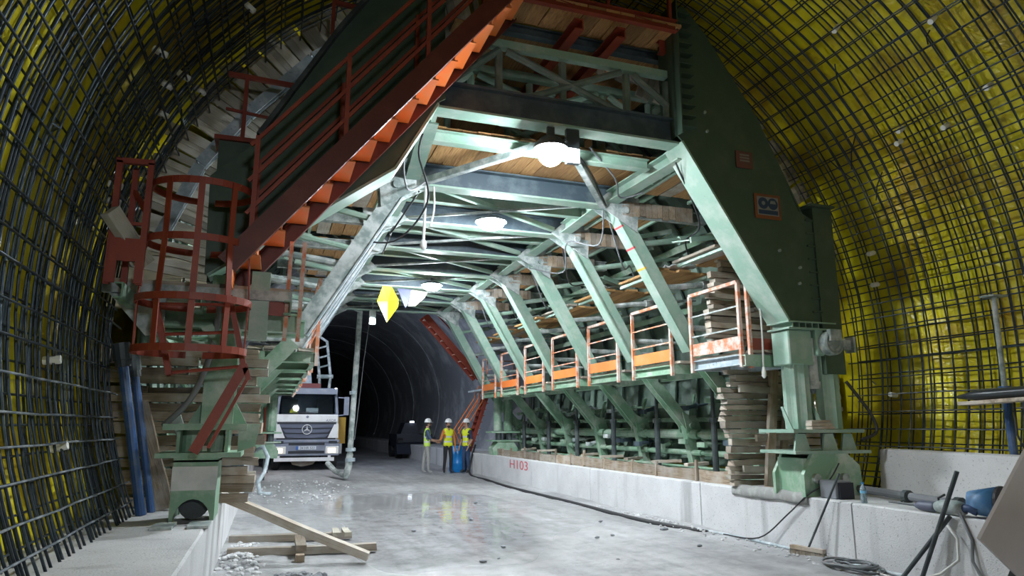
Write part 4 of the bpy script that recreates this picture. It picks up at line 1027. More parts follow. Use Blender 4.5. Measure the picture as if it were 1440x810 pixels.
b.box(TX-1.08, TX+1.08, TY+0.3, TY+1.9, 2.8, 2.98); b.box(TX-1.12, TX-1.06, TY+1.1, TY+1.9, 2.0, 2.9).box(TX+1.06, TX+1.12, TY+1.1, TY+1.9, 2.0, 2.9).box(TX-1.1, TX+1.1, TY+1.86, TY+1.9, 2.0, 2.9)
b.build('cab_roof', M['cabg'], tr, bevel=0.02)
hexa(MB(), (TX-1.05, TX+1.05, 2.78, 2.98), (TX-1.05, TX+1.05, 2.86, 3.02), TY+0.06, TY+0.4).build('sun_visor', M['cabg'], tr)
g, nt_, bs = new_mat('windscreen_glass'); bs.inputs['Base Color'].default_value = (0.75, 0.85, 0.9, 1); bs.inputs['Roughness'].default_value = 0.03; bs.inputs['Transmission Weight'].default_value = 1.0; bs.inputs['IOR'].default_value = 1.2
M['glass'] = g
hexa(MB(), (TX-1.02, TX+1.02, 2.04, 2.06), (TX-0.98, TX+0.98, 2.78, 2.80), TY+0.12, TY+0.33).build('windscreen', M['glass'], tr)
MB().box(TX-1.0, TX+1.0, TY+0.2, TY+0.6, 2.0, 2.06).box(TX-0.95, TX-0.35, TY+1.0, TY+1.4, 2.0, 2.62).box(TX+0.35, TX+0.95, TY+1.0, TY+1.4, 2.0, 2.62).build('dashboard', M['cabd'], tr)
MB().lathe((TX-0.50, TY+0.36, 2.06), [(0.17, 0), (0.15, 0.02), (0.14, 0.09), (0.10, 0.16), (0.03, 0.19)], 14).build('yellow_hard_hat', flat('yellow_hat', (0.85, 0.78, 0.02), 0.4), tr, smooth=True)
MB().box(TX-0.06, TX+0.38, TY+0.18, TY+0.19, 2.08, 2.26).build('white_card', flat('card', (0.75, 0.75, 0.75), 0.7), tr)
for s in (-1, 1): MB().bar((TX + s*0.2 - 0.5, TY+0.1, 2.06), (TX + s*0.2 + 0.25, TY+0.12, 2.12), 0.02, 0.02).build('wiper', M['cabd'], tr)
# grille: dark field, three grey blades, headlamp-side white corners
MB().box(TX-1.05, TX+1.05, TY-0.03, TY+0.05, 1.1, 1.74).build('grille', M['cabd'], tr)
for k, (z, w) in enumerate(((1.6, 1.0), (1.42, 0.86), (1.24, 0.78))):
    m = MB().add([(TX-w, TY-0.05, z+0.06), (TX+w, TY-0.05, z+0.06), (TX+w-0.1, TY-0.05, z-0.06), (TX+0.28, TY-0.06, z-0.075), (TX-0.28, TY-0.06, z-0.075), (TX-w+0.1, TY-0.05, z-0.06)] + [(TX-w, TY-0.02, z+0.06), (TX+w, TY-0.02, z+0.06), (TX+w-0.1, TY-0.02, z-0.06), (TX+0.28, TY-0.02, z-0.075), (TX-0.28, TY-0.02, z-0.075), (TX-w+0.1, TY-0.02, z-0.06)],
                 [(0,1,2,3,4,5), (11,10,9,8,7,6)] + [(i, (i+1) % 6, (i+1) % 6 + 6, i+6) for i in range(6)])
    m.build('grille_blade', M['cabb'], tr)
for s in (-1, 1):
    m = MB().prism([(TX+s*1.14, 1.66), (TX+s*0.98, 1.66), (TX+s*0.76, 1.16), (TX+s*1.14, 1.16)], TY-0.06, TY+0.3); m.build('corner_panel', M['cabw'], tr)
# emblem: ring with a three pointed star
em = MB(); ez = 1.47
pts = [V(TX + 0.17*math.cos(2*math.pi*i/24), TY-0.09, ez + 0.17*math.sin(2*math.pi*i/24)) for i in range(25)]; em.tube(pts, 0.016, 6)
for a in (90, 210, 330):
    c, s_ = math.cos(R(a)), math.sin(R(a))
    em.add([(TX + 0.16*c, TY-0.09, ez + 0.16*s_), (TX - 0.035*s_, TY-0.09, ez + 0.035*c), (TX + 0.035*s_, TY-0.09, ez - 0.035*c), (TX, TY-0.115, ez), (TX, TY-0.075, ez)],
           [(0,1,3), (0,3,2), (0,4,1), (0,2,4)])
em.build('emblem', flat('emblem_chrome', (0.75, 0.77, 0.8), 0.35, 0.3), tr)
MB().lathe((TX+0.0, TY-0.005, 1.93), [(0.05, -0.01), (0.05, 0.01)], 12, axis='y').build('round_badge', M['cabg'], tr)
fmx = Matrix(((1,0,0),(0,0,-1),(0,1,0))).to_4x4()
place_mesh(text_mesh('AXOR', 0.13), 'model_lettering', M['cabg'], Matrix.Translation((TX+0.86, TY-0.008, 1.80)) @ fmx, tr)
# bumper and lamps
b = MB(); b.box(TX-1.2, TX+1.2, TY-0.14, TY+0.5, 0.98, 1.1); b.box(TX-1.2, TX+1.2, TY-0.12, TY+0.4, 0.52, 0.98); b.build('bumper', M['cabg'], tr, bevel=0.03)
MB().box(TX-0.62, TX+0.66, TY-0.13, TY-0.1, 0.9, 1.04).box(TX-0.62, TX+0.66, TY-0.13, TY-0.1, 0.60, 0.70).box(TX-1.1, TX-0.8, TY-0.15, TY-0.1, 0.98, 1.06).box(TX+0.8, TX+1.1, TY-0.15, TY-0.1, 0.98, 1.06).build('bumper_slot', M['cabd'], tr)
lamp_e = emit('headlamp_glow', 2.2, (1.0, 0.72, 0.42))
for s in (-1, 1):
    MB().box(TX+s*0.94-0.24, TX+s*0.94+0.24, TY-0.15, TY-0.1, 0.58, 0.86).build('headlamp', M['white_plastic'], tr, bevel=0.02)
    MB().box(TX+s*0.94-0.15, TX+s*0.94+0.12, TY-0.158, TY-0.149, 0.63, 0.79).build('headlamp_bulb', lamp_e, tr)
pl = MB().box(TX-0.36, TX+0.36, TY-0.15, TY-0.135, 0.74, 0.87).build('number_plate', flat('plate_white', (0.62, 0.66, 0.74), 0.5), tr)
MB().box(TX-0.36, TX-0.27, TY-0.153, TY-0.15, 0.74, 0.87).build('plate_blue_band', flat('plate_blue', (0.06, 0.16, 0.5), 0.5), pl)
place_mesh(text_mesh('34 HR 522', 0.12, 0.002), 'plate_lettering', M['cabd'], Matrix.Translation((TX+0.05, TY-0.153, 0.80)) @ fmx, pl)
MB().box(TX-1.1, TX+1.02, TY-0.16, TY-0.02, 0.33, 0.46).box(TX-1.0, TX-0.9, TY-0.1, TY, 0.4, 0.6).box(TX+0.8, TX+0.9, TY-0.1, TY, 0.4, 0.6).build('underrun_bar', M['cabw'], tr)
MB().prism([(TX-0.5, 0.33), (TX+0.4, 0.33), (TX+0.3, 0.2), (TX-0.1, 0.12), (TX-0.45, 0.2)], TY+0.2, TY+0.5).build('axle_guard', M['plank'], tr)
for s in (-1, 1):
    for yy in (TY+0.65, TY+4.4, TY+5.7):
        MB().lathe((TX+s*1.02 - 0.16, yy, 0.5), [(0.30, 0), (0.46, 0.02), (0.5, 0.08), (0.5, 0.24), (0.46, 0.3), (0.30, 0.32)], 24, axis='x').build('wheel', M['rubber'], tr)
    mi = MB().bar((TX+s*1.1, TY+0.1, 2.66), (TX+s*1.42, TY+0.0, 2.64), 0.04, 0.04).bar((TX+s*1.1, TY+0.1, 1.98), (TX+s*1.42, TY+0.0, 2.02), 0.04, 0.04).box(TX+s*1.40-.09, TX+s*1.40+.09, TY-0.05, TY+0.08, 2.0, 2.68)
    mi.build('mirror', M['cabg'], tr)
    MB().box(TX+s*1.40-.075, TX+s*1.40+.075, TY+0.08, TY+0.085, 2.04, 2.64).build('mirror_glass', M['chrome'], tr)
MB().box(TX-0.45, TX+0.45, TY+0.5, TY+8, 0.7, 1.0).box(TX-1.1, TX+1.1, TY+2.2, TY+7.8, 1.0, 1.25).build('chassis', M['cabd'], tr)
MB().box(TX+0.9, TX+1.62, TY+2.2, TY+2.9, 0.9, 1.95).build('side_tank', flat('side_tank_yellow', (0.7, 0.4, 0.04), 0.5), tr)
MB().box(TX+0.9, TX+1.5, TY+2.15, TY+2.9, 0.5, 0.9).build('side_locker', M['cabw'], tr)
MB().box(TX-0.45, TX+0.55, TY+2.2, TY+3.2, 1.25, 3.3).build('boom_turret', flat('turret_red', (0.22, 0.05, 0.05), 0.6), tr)
MB().bar((TX-0.05, TY+2.5, 3.2), (TX-0.2, TY+3.3, 5.3), 0.5, 0.4, up=(0,1,0)).bar((TX-0.55, TY+2.6, 3.2), (TX-0.6, TY+3.3, 5.0), 0.22, 0.3, up=(0,1,0)).build('boom_arm', M['dust_blue'], tr)
m = MB(); m.tube([(TX+0.55, TY+2.6, 2.9), (TX+0.5, TY+2.6, 3.6), (TX+0.35, TY+2.8, 4.9), (TX+0.2, TY+2.9, 5.3)], 0.06, 8).tube([(TX+0.9, TY+2.6, 3.0), (TX+0.95, TY+2.6, 3.6), (TX+0.75, TY+2.8, 5.1), (TX+0.3, TY+2.9, 5.4)], 0.06, 8)
m.cyl((TX+0.4, TY+2.6, 3.6), (TX+1.05, TY+2.6, 3.62), 0.09, 8)
for z in (4.0, 4.4, 4.8): m.cyl((TX+0.5-0.08*(z-4), TY+2.7, z), (TX+0.92-0.15*(z-4), TY+2.7, z+0.12), 0.04, 6)
m.build('delivery_line', M['steel_dust'], tr)
MB().cyl((TX+1.0, TY+0.25, 2.98), (TX+1.0, TY+0.25, 3.02), 0.04, 8).build('roof_marker', emit('marker_glow', 10, (0.9, 0.95, 1)), tr)
rl_ = thing('warning_light', 'small red warning light on the ground left of the truck', 'lamp', (-0.32, 26, 0))
MB().lathe((-0.1, 25.6, 0.0), [(0.09, 0.02), (0.09, 0.08), (0.06, 0.1)], 12).build('base', M['rubber'], rl_); MB().lathe((-0.1, 25.6, 0.1), [(0.06, 0), (0.06, 0.12), (0.03, 0.16)], 12).build('lens', emit('red_glow', 2.5, (1.0, 0.02, 0.02)), rl_, smooth=True)
# orange props and hoses at the left of the truck, beyond the left kerb stack
po = thing('orange_prop', 'thin orange prop with clamps standing left of the truck', 'prop', (-0.15, 22.2, 0))
MB().bar((-0.2, 22.2, 2.4), (-0.12, 22.2, 0.75), 0.09, 0.09).bar((-0.45, 22.2, 0.9), (0.05, 22.2, 0.88), 0.1, 0.12).build('upright', M['red'], po)
for x in (-0.3, 0.0): MB().cyl((x, 22.15, 0.7), (x, 22.15, 1.1), 0.06, 8).build('clamp', M['red'], po)
MB().bar((-0.12, 22.2, 0.0), (-0.12, 22.2, 0.76), 0.07, 0.07).build('foot', M['black_steel'], po)
o = MB().tube([(-0.35, 18.5, 0.98), (-0.15, 18.4, 1.1), (-0.02, 18.2, 0.85), (-0.08, 18, 0.5), (-0.2, 17.8, 0.3), (-0.15, 17.6, 0.05), (0.1, 17.5, 0.04)], 0.05, 8).build('grey_hose', M['dust_blue'], smooth=True, org=(-0.2, 18, 0.7)); tag(o, 'pale grey hose looping down over the left kerb by the truck', 'hose')

# ------------------------------------------------------------------ three workers
def person(label, loc, rot, J, cols, hold=None):
    """J: joints of both arms and legs in local metres, figure faces -Y"""
    root = thing('person', label, 'person', loc)
    vs, es, rs, tags = [], [], [], []
    def vtx(p, r, par, tg):
        vs.append(p); rs.append(r if isinstance(r, tuple) else (r, r)); i = len(vs)-1
        if par is not None: es.append((par, i)); tags.append(tg)
        return i
    hx = J.get('lean', 0)
    pel = vtx((0, 0, .93), (.15, .115), None, None)
    wai = vtx((0, .005, 1.08), (.135, .10), pel, 'torso'); che = vtx((hx, 0, 1.27), (.165, .115), wai, 'torso'); col_ = vtx((hx, .01, 1.42), (.12, .085), che, 'torso')
    nek = vtx((hx, .0, 1.50), .055, col_, 'skin'); hd1 = vtx((hx + J['look'][0]*.01, J['look'][1]*.015, 1.585), (.07, .08), nek, 'skin'); hd2 = vtx((hx + J['look'][0]*.01, J['look'][1]*.015, 1.67), (.078, .092), hd1, 'skin')
    vtx((hx, 0, 1.73), (.06, .07), hd2, 'skin')
    for s, (kn, an, toe) in zip((-1, 1), J['legs']):
        h = vtx((s*.085, 0, .87), (.09, .095), pel, 'leg'); k = vtx(kn, .064, h, 'leg'); a = vtx(an, .048, k, 'leg'); t = vtx(toe, (.042, .035), a, 'boot')
    for s, (el, wr, hand) in zip((-1, 1), J['arms']):
        sh = vtx((hx + s*.165, .01, 1.39), .066, col_, 'sleeve'); e = vtx(el, .045, sh, 'sleeve'); m_ = Vector(el).lerp(Vector(wr), .3)
        e2 = vtx(tuple(m_), .042, e, J.get('forearm', 'skin')); w = vtx(wr, .029, e2, J.get('forearm', 'skin'))
        d = (Vector(hand) - Vector(wr)).normalized(); side = d.cross(V(s*0.3, 1, 0.2)).normalized()
        pm = vtx(tuple(Vector(wr) + d*.07), (.034, .02), w, 'skin')
        for f, ln in ((-.027, .07), (-.009, .085), (.009, .08), (.027, .06)):
            b0 = vtx(tuple(Vector(wr) + d*.10 + side*f), .0095, pm, 'skin'); vtx(tuple(Vector(wr) + d*(.10 + ln) + side*f*1.1 + V(0, -.012, -.006)), .007, b0, 'skin')
        vtx(tuple(Vector(wr) + d*.085 + side*.055), .0095, pm, 'skin')
    me = bpy.data.meshes.new('body'); me.from_pydata(vs, es, [])
    o = bpy.data.objects.new('body', me); COL.objects.link(o)
    sk = o.modifiers.new('skin', 'SKIN'); sk.use_smooth_shade = True
    for i, r in enumerate(rs): me.skin_vertices[0].data[i].radius = r
    me.skin_vertices[0].data[0].use_root = True
    sb = o.modifiers.new('sub', 'SUBSURF'); sb.levels = 2; sb.render_levels = 2
    dg = bpy.context.evaluated_depsgraph_get(); m2 = bpy.data.meshes.new_from_object(o.evaluated_get(dg)); bpy.data.objects.remove(o)
    names = ['skin', 'torso', 'sleeve', 'leg', 'boot']
    for n in names: m2.materials.append(cols[n])
    segs = [(Vector(vs[a]), Vector(vs[b]), names.index(t)) for (a, b), t in zip(es, tags)]
    torso_f = []
    for pgn in m2.polygons:
        c = pgn.center; best = (9, 0)
        for a, b, t in segs:
            ab = b - a; f = max(0, min(1, (c-a).dot(ab)/max(1e-9, ab.length_squared))); dd = (c - a - ab*f).length
            if dd < best[0]: best = (dd, t)
        pgn.material_index = best[1]; pgn.use_smooth = True
        if best[1] == 1 or (best[1] == 2 and abs(c.x - hx) < .15 and c.z > 1.3) or (best[1] == 3 and c.z > .9): torso_f.append(pgn.index)
    # face: nose and ears pushed out of the head, chin squared
    lk = Vector((J['look'][0], J['look'][1], 0)).normalized()
    body = bpy.data.objects.new('body', m2); COL.objects.link(body); body.parent = root; ORG[body.name] = V(0,0,0)
    # vest: the torso skin moved outward
    bm = bmesh.new(); bm.from_mesh(m2); bm.faces.ensure_lookup_table(); keep = set(torso_f)
    bmesh.ops.delete(bm, geom=[f for f in bm.faces if f.index not in keep], context='FACES')
    bm.normal_update()
    for v in bm.verts: v.co += v.normal*.016
    vm = bpy.data.meshes.new('vest'); bm.to_mesh(vm); bm.free(); vm.materials.clear(); vm.materials.append(cols['vest'])
    for pgn in vm.polygons: pgn.material_index = 0
    vo = bpy.data.objects.new('safety_vest', vm); COL.objects.link(vo); vo.parent = root; ORG[vo.name] = V(0,0,0)
    so = vo.modifiers.new('thick', 'SOLIDIFY'); so.thickness = .008
    H = Vector((hx + J['look'][0]*.01, J['look'][1]*.015, 1.645))
    def child(name, mb, mat, smooth=True):
        c = mb.build(name, mat, smooth=smooth); c.parent = root; return c
    def ell(b, c, rx, ry, rz, n=10):
        return b.add([tuple(c + V(rx*math.sin(math.pi*i/n)*math.cos(2*math.pi*k/12), ry*math.sin(math.pi*i/n)*math.sin(2*math.pi*k/12), rz*math.cos(math.pi*i/n))) for i in range(n+1) for k in range(12)],
                     [(i*12+k, i*12+(k+1) % 12, (i+1)*12+(k+1) % 12, (i+1)*12+k) for i in range(n) for k in range(12)])
    child('helmet', MB().lathe(H + V(0, 0, .05), [(.135, 0), (.135, .012), (.118, .02), (.112, .07), (.085, .115), (.04, .138), (.01, .142)], 18).box(H.x - .05 + lk.x*.12, H.x + .05 + lk.x*.12, H.y - .05 + lk.y*.12, H.y + .05 + lk.y*.12, H.z + .05, H.z + .06), cols['helmet'])
    child('nose', ell(MB(), H + lk*.10 + V(0, 0, -.03), .014, .018, .024), cols['skin'])
    sd_ = V(-lk.y, lk.x, 0)
    for s in (-1, 1):
        child('ear', ell(MB(), H + sd_*s*.08 + V(0, 0, -.02), .012, .018, .03), cols['skin'])
        child('eye', ell(MB(), H + sd_*s*.032 + lk*.085 + V(0, 0, -.002), .011, .011, .008), cols['hair'])
    child('mouth', ell(MB(), H + lk*.085 + V(0, 0, -.075), .022, .012, .007), flat('lips', (.3, .12, .1), .6))
    child('hair', ell(MB(), H - lk*.022 + V(0, 0, .0), .088, .088, .085), cols['hair'])
    if cols.get('beard'): child('beard', ell(MB(), H + lk*.045 + V(0, 0, -.088), .055, .05, .05), cols['hair'])
    root.rotation_euler = (0, 0, rot)
    return root
def vest_mat(name, base):
    m, nt, b = new_mat(name); L = nt.links; tc = N(nt, 'ShaderNodeTexCoord'); sp = N(nt, 'ShaderNodeSeparateXYZ'); L.new(tc.outputs['Object'], sp.inputs[0])
    r = ramp(nt, sp.outputs['Z'], [(0, base), (1, base)]); cr = r.color_ramp; cr.interpolation = 'CONSTANT'
    mr = N(nt, 'ShaderNodeMapRange'); mr.inputs[1].default_value = .9; mr.inputs[2].default_value = 1.5; L.new(sp.outputs['Z'], mr.inputs[0]); nt.links.new(mr.outputs[0], r.inputs[0])
    for p, c in ((.2, (.55, .58, .55)), (.29, base), (.48, (.55, .58, .55)), (.57, base)):
        e = cr.elements.new(p); e.color = (*c, 1)
    L.new(r.outputs['Color'], b.inputs['Base Color']); b.inputs['Roughness'].default_value = .7; return m
skin = flat('skin', (.42, .24, .17), .6); hair = flat('dark_hair', (.02, .016, .014), .8); hel = flat('helmet_white', (.8, .8, .8), .35)
boots = flat('boots', (.035, .03, .03), .7)
VY = vest_mat('vest_yellow', (.72, .80, .03)); VL = vest_mat('vest_lime', (.55, .78, .12))
person('worker in grey trousers and lime vest, standing left and reaching toward his companion', (5.06, 23.45, 0.02), R(82),
       dict(look=(0, -1), lean=.0, legs=[((-.10, -.05, .5), (-.10, -.06, .1), (-.11, -.2, .045)), ((.11, .08, .5), (.12, .12, .1), (.13, -.02, .045))],
            arms=[((-.24, -.10, 1.12), (-.16, -.33, 1.09), (-.12, -.45, 1.08)), ((.23, -.04, 1.12), (.2, -.28, 1.06), (.15, -.4, 1.05))]),
       dict(skin=skin, torso=flat('shirt_navy', (.05, .07, .12), .8), sleeve=flat('shirt_navy2', (.06, .09, .15), .8), leg=flat('trousers_grey', (.32, .32, .31), .85), boot=flat('shoe_grey', (.3, .3, .3), .8), vest=VL, helmet=hel, hair=hair, beard=True))
person('worker in orange sleeves, yellow vest and black trousers, standing in the middle', (5.80, 23.5, 0.02), R(8),
       dict(look=(-.15, -1), legs=[((-.11, -.03, .5), (-.13, 0, .1), (-.17, -.15, .045)), ((.11, -.03, .5), (.12, 0, .1), (.14, -.16, .045))],
            arms=[((-.27, -.0, 1.13), (-.38, -.17, 1.02), (-.46, -.22, 1.04)), ((.25, .02, 1.12), (.25, -.05, .88), (.25, -.07, .77))], forearm='sleeve'),
       dict(skin=skin, torso=flat('jacket_orange', (.62, .2, .04), .8), sleeve=flat('sleeve_orange', (.62, .22, .05), .8), leg=flat('trousers_black', (.025, .025, .03), .85), boot=boots, vest=VY, helmet=hel, hair=hair, beard=True))
person('worker in navy sleeves, yellow vest and blue jeans, standing right by the red ladder', (6.42, 23.35, 0.02), R(-62),
       dict(look=(0, -1), legs=[((-.10, -.04, .5), (-.10, -.02, .1), (-.11, -.17, .045)), ((.10, -.03, .5), (.11, .03, .1), (.12, -.12, .045))],
            arms=[((-.24, .0, 1.13), (-.22, -.12, .9), (-.21, -.16, .79)), ((.24, .03, 1.12), (.22, -.1, .90), (.2, -.15, .8))]),
       dict(skin=skin, torso=flat('shirt_dark', (.03, .035, .07), .8), sleeve=flat('sleeve_dark', (.035, .04, .08), .8), leg=flat('jeans', (.03, .06, .14), .85), boot=boots, vest=VY, helmet=hel, hair=hair))
o = MB().box(4.99+.46, 5.02+.47, 23.32, 23.36, 1.02, 1.14).build('yellow_glove', flat('glove_yellow', (.75, .55, .05), .8), org=(5.5, 23.34, 1.02), bevel=.01); tag(o, 'yellow work glove held between the two left workers', 'glove')
# blue barrel behind them
br_ = thing('blue_barrel', 'bright blue plastic barrel behind the workers at the right kerb', 'barrel', (6.27, 24.0, 0))
MB().lathe((6.27, 24.0, 0.02), [(.25, 0), (.29, .03), (.29, .28), (.3, .3), (.29, .32), (.29, .6), (.3, .62), (.29, .64), (.27, .86), (.22, .9)], 24).build('drum', flat('blue_plastic', (.01, .22, .62), .35), br_, smooth=True)
MB().lathe((6.27, 24.0, .92), [(.06, 0), (.06, .03), (.05, .04)], 12).build('bung', M['rubber'], br_)
# dark machine parked further in
mc = thing('parked_loader', 'dark parked wheel loader with one lit lamp in the far tunnel', 'vehicle', (6.9, 36, 0))
MB().box(6.0, 7.8, 35, 37.5, .6, 1.2).prism([(6.3, 1.2), (7.2, 1.2), (7.1, 1.75), (6.5, 1.75)], 35.6, 36.8).prismx([(34.2, .25), (34.9, .2), (34.9, .8), (34.5, .7)], 5.9, 7.6).build('body', M['cabd'], mc)
for x in (6.0, 7.5):
    for y in (35.3, 37.2): MB().lathe((x, y, .55), [(.3, 0), (.55, .03), (.55, .3), (.3, .33)], 18, axis='x').build('wheel', M['rubber'], mc)
MB().box(6.75, 6.95, 35.5, 35.58, 1.76, 1.84).build('roof_lamp', emit('loader_lamp', 8, (.8, .9, 1)), mc)

# ------------------------------------------------------------------ signs on the front right haunch plate
def sign(name, label, x0, x1, z0, z1, frame, discs):
    y = 7.515; t = thing(name, label, 'sign', ((x0+x1)/2, y, z0))
    MB().box(x0, x1, y-0.018, y-0.004, z0, z1).build('board', frame, t)
    wdt = x1-x0
    if discs:
        MB().box(x0+.04, x1-.04, y-.021, y-.019, z0+.05, z1-.04).build('panel', flat('sign_white', (.22, .22, .22), .6), t)
        blue = flat('sign_blue', (.02, .045, .10), .6); pale = flat('sign_pale', (.2, .22, .22), .6)
        for k, cxx in enumerate((x0 + wdt*.32, x0 + wdt*.69)):
            MB().lathe((cxx, y-.024, z0 + (z1-z0)*.62), [(.085, 0), (.085, .002)], 20, axis='y').build('disc', blue, t)
            if k: MB().prism([(cxx-.05, z0+(z1-z0)*.62), (cxx+.05, z0+(z1-z0)*.62), (cxx+.035, z0+(z1-z0)*.62+.045), (cxx-.035, z0+(z1-z0)*.62+.045)], y-.028, y-.025).build('pictogram', pale, t)
            else: MB().lathe((cxx, y-.028, z0+(z1-z0)*.62), [(.03, 0), (.03, .003)], 12, axis='y').build('pictogram', pale, t)
            m = MB()
            m.box(cxx-.085, cxx+.08, y-.024, y-.022, z0+.065, z0+.125); m.build('text_panel', blue, t)
    else:
        m = MB()
        for z in (.38, .55, .72): m.box(x0+.06, x1-.06, y-.021, y-.019, z0+(z1-z0)*z, z0+(z1-z0)*z+.025)
        m.build('faded_print', flat('faded_print', (.2, .18, .17), .7), t)
sign('safety_sign', 'orange framed safety sign with two blue discs on the front right plate', 6.18, 6.62, 4.44, 4.80, worn('sign_dull_orange', (.22, .07, .02), (.15, .06, .03), .7), True)
sign('faded_sign', 'small faded dark red sign higher up on the front right plate', 5.92, 6.2, 5.15, 5.40, worn('sign_dark_red', (.16, .05, .04), (.1, .06, .05), .7), False)

# red lettering painted on the kerb
mt = Matrix(((0, 0, -1, 6.592), (-1.0, 0, 0, 18.5), (0, 1, 0, .52), (0, 0, 0, 1))) @ Matrix.Diagonal((2.1, 1, 1, 1))
o = place_mesh(text_mesh('H103', .34, .002), 'painted_mark', flat('red_spray', (.55, .12, .14), .8), mt); tag(o, 'red spray painted characters on the face of the right kerb', 'lettering')

# ------------------------------------------------------------------ right ledge
b = MB().add([(7.8, 2.5, KZ), (8.12, 2.5, KZ), (8.06, 2.5, 1.24), (7.86, 2.5, 1.22), (7.8, 7.4, KZ), (8.12, 7.4, KZ), (8.06, 7.4, 1.30), (7.86, 7.4, 1.29)], [(0,1,2,3), (7,6,5,4), (0,3,7,4), (1,5,6,2), (3,2,6,7), (0,4,5,1)])
o = b.build('concrete_block', M['kerb'], org=(7.95, 5, KZ), bevel=.015); tag(o, 'long low white concrete upstand on the right ledge against the yellow wall', 'concrete block')
bp = thing('blue_prop', 'blue adjustable steel prop standing behind the concrete upstand', 'prop', (8.18, 5.8, KZ))
MB().cyl((8.18, 5.8, KZ), (8.18, 5.8, 2.0), .045, 12).cyl((8.18, 5.8, 1.98), (8.18, 5.8, 2.06), .065, 12).build('outer_tube', M['blue_pipe'], bp, smooth=False)
MB().cyl((8.18, 5.8, 2.0), (8.14, 5.75, 3.12), .03, 10).build('inner_tube', M['steel_dust'], bp)
MB().box(8.09, 8.28, 5.7, 5.9, KZ, KZ+.015).build('foot_plate', M['blue_pipe'], bp)
MB().box(8.02, 8.26, 5.66, 5.84, 3.12, 3.14).build('head_plate', M['steel_dust'], bp)
db = thing('wrapped_beam', 'dark plastic wrapped timber beam jutting in from the right edge', 'beam', (7.8, 5.2, 1.85))
MB().bar((7.84, 6.05, 1.86), (7.78, 3.6, 1.95), .26, .04).build('timber', M['plank'], db)
vs = []; fs = []
for i in range(11):
    f = i/10; c = V(7.84, 6.12, 1.94).lerp(V(7.78, 3.6, 2.03), f)
    for k in range(8):
        a = 2*math.pi*k/8; r = 1 + .18*mnoise.noise(V(i*.9, k*1.3, 4)); taper = .35 if i == 0 else 1
        vs.append((c.x + .15*math.cos(a)*r*taper, c.y, c.z + .065*math.sin(a)*r*taper))
for i in range(10):
    for k in range(8): fs.append((i*8+k, i*8+(k+1) % 8, (i+1)*8+(k+1) % 8, (i+1)*8+k))
fs += [tuple(range(8))[::-1], tuple(range(80, 88))]
MB().add(vs, fs).build('plastic_wrap', flat('black_plastic', (.03, .035, .04), .35), db, smooth=True)
MB().tube([(7.9, 5.52, 1.86), (7.92, 5.55, 1.5), (7.93, 5.5, 1.36), (7.95, 5.44, 1.5), (7.96, 5.42, 1.86)], .014, 6).build('strap', M['rubber'], db)
# bottle
bt = thing('water_bottle', 'clear plastic water bottle with blue cap on the right ledge', 'bottle', (6.72, 6.62, KZ))
gb, _, bs = new_mat('bottle_plastic'); bs.inputs['Base Color'].default_value = (.72, .88, .97, 1); bs.inputs['Transmission Weight'].default_value = .75; bs.inputs['Roughness'].default_value = .1; bs.inputs['IOR'].default_value = 1.2
MB().lathe((6.72, 6.62, KZ), [(.03, 0), (.036, .005), (.034, .05), (.036, .06), (.034, .1), (.036, .14), (.03, .18), (.014, .205), (.013, .22)], 16).build('bottle_body', gb, bt, smooth=True)
MB().lathe((6.72, 6.62, KZ+.22), [(.016, 0), (.016, .02)], 12).build('cap', flat('cap_blue', (.05, .25, .6), .4), bt)
MB().lathe((6.72, 6.62, KZ+.115), [(.0365, 0), (.0375, .03)], 16).build('label', flat('label_blue', (.2, .5, .75), .5), bt)
# grey sample block beside the leg
sb_ = thing('grey_block', 'small grey concrete block with a dark end beside the right leg foot', 'block', (6.86, 7.2, KZ))
MB().box(6.72, 6.98, 7.05, 7.32, KZ, KZ+.22).build('concrete', M['lining'], sb_, bevel=.01); MB().box(6.76, 6.98, 7.02, 7.05, KZ, KZ+.2).build('dark_end', M['cabd'], sb_)
# pipes lying on the ledge
for p, q, r, lab in (((7.55, 7.95, KZ+.09), (7.28, 6.5, KZ+.07), .05, 'long dark grey steel pipe lying on the right ledge behind the bottle'), ((7.27, 6.45, KZ+.07), (7.18, 5.75, KZ+.06), .05, 'short dusty steel pipe lying in line with the long one on the ledge')):
    t = thing('steel_pipe', lab, 'pipe', ((p[0]+q[0])/2, (p[1]+q[1])/2, KZ))
    P, Q = Vector(p), Vector(q); MB().cyl(P, Q, r, 10).build('tube', M['lining'], t)
    MB().cyl(Q - (Q-P).normalized()*.05, Q + (Q-P).normalized()*.02, r*1.5, 10).tube([Q, Q + V(-.04, 0, -.03), Q + V(-.1, .02, -KZ*0 - .055)], .012, 6).build('coupling', M['black_steel'], t)
# demolition drill
dr = thing('hammer_drill', 'grey and blue hammer drill with a long bit lying on the ledge edge', 'drill', (6.72, 5.45, KZ))
MB().tube([(6.70, 6.25, KZ+.05), (6.68, 5.85, KZ+.055)], [.006, .014], 8).build('bit', M['black_steel'], dr)
MB().tube([(6.68, 5.88, KZ+.055), (6.68, 5.82, KZ+.06), (6.67, 5.66, KZ+.06), (6.67, 5.6, KZ+.065)], [.025, .05, .055, .045], 12).build('chuck', flat('drill_dark', (.1, .11, .16), .5), dr, smooth=True)
MB().tube([(6.67, 5.62, KZ+.065), (6.67, 5.56, KZ+.075), (6.66, 5.36, KZ+.08), (6.66, 5.3, KZ+.08)], [.05, .07, .075, .06], 12).build('motor_body', M['steel_dust'], dr, smooth=True)
MB().tube([(6.66, 5.34, KZ+.08), (6.66, 5.25, KZ+.09), (6.68, 5.18, KZ+.06)], [.045, .04, .04], 10).build('handle', flat('drill_blue', (.05, .09, .2), .5), dr, smooth=True)
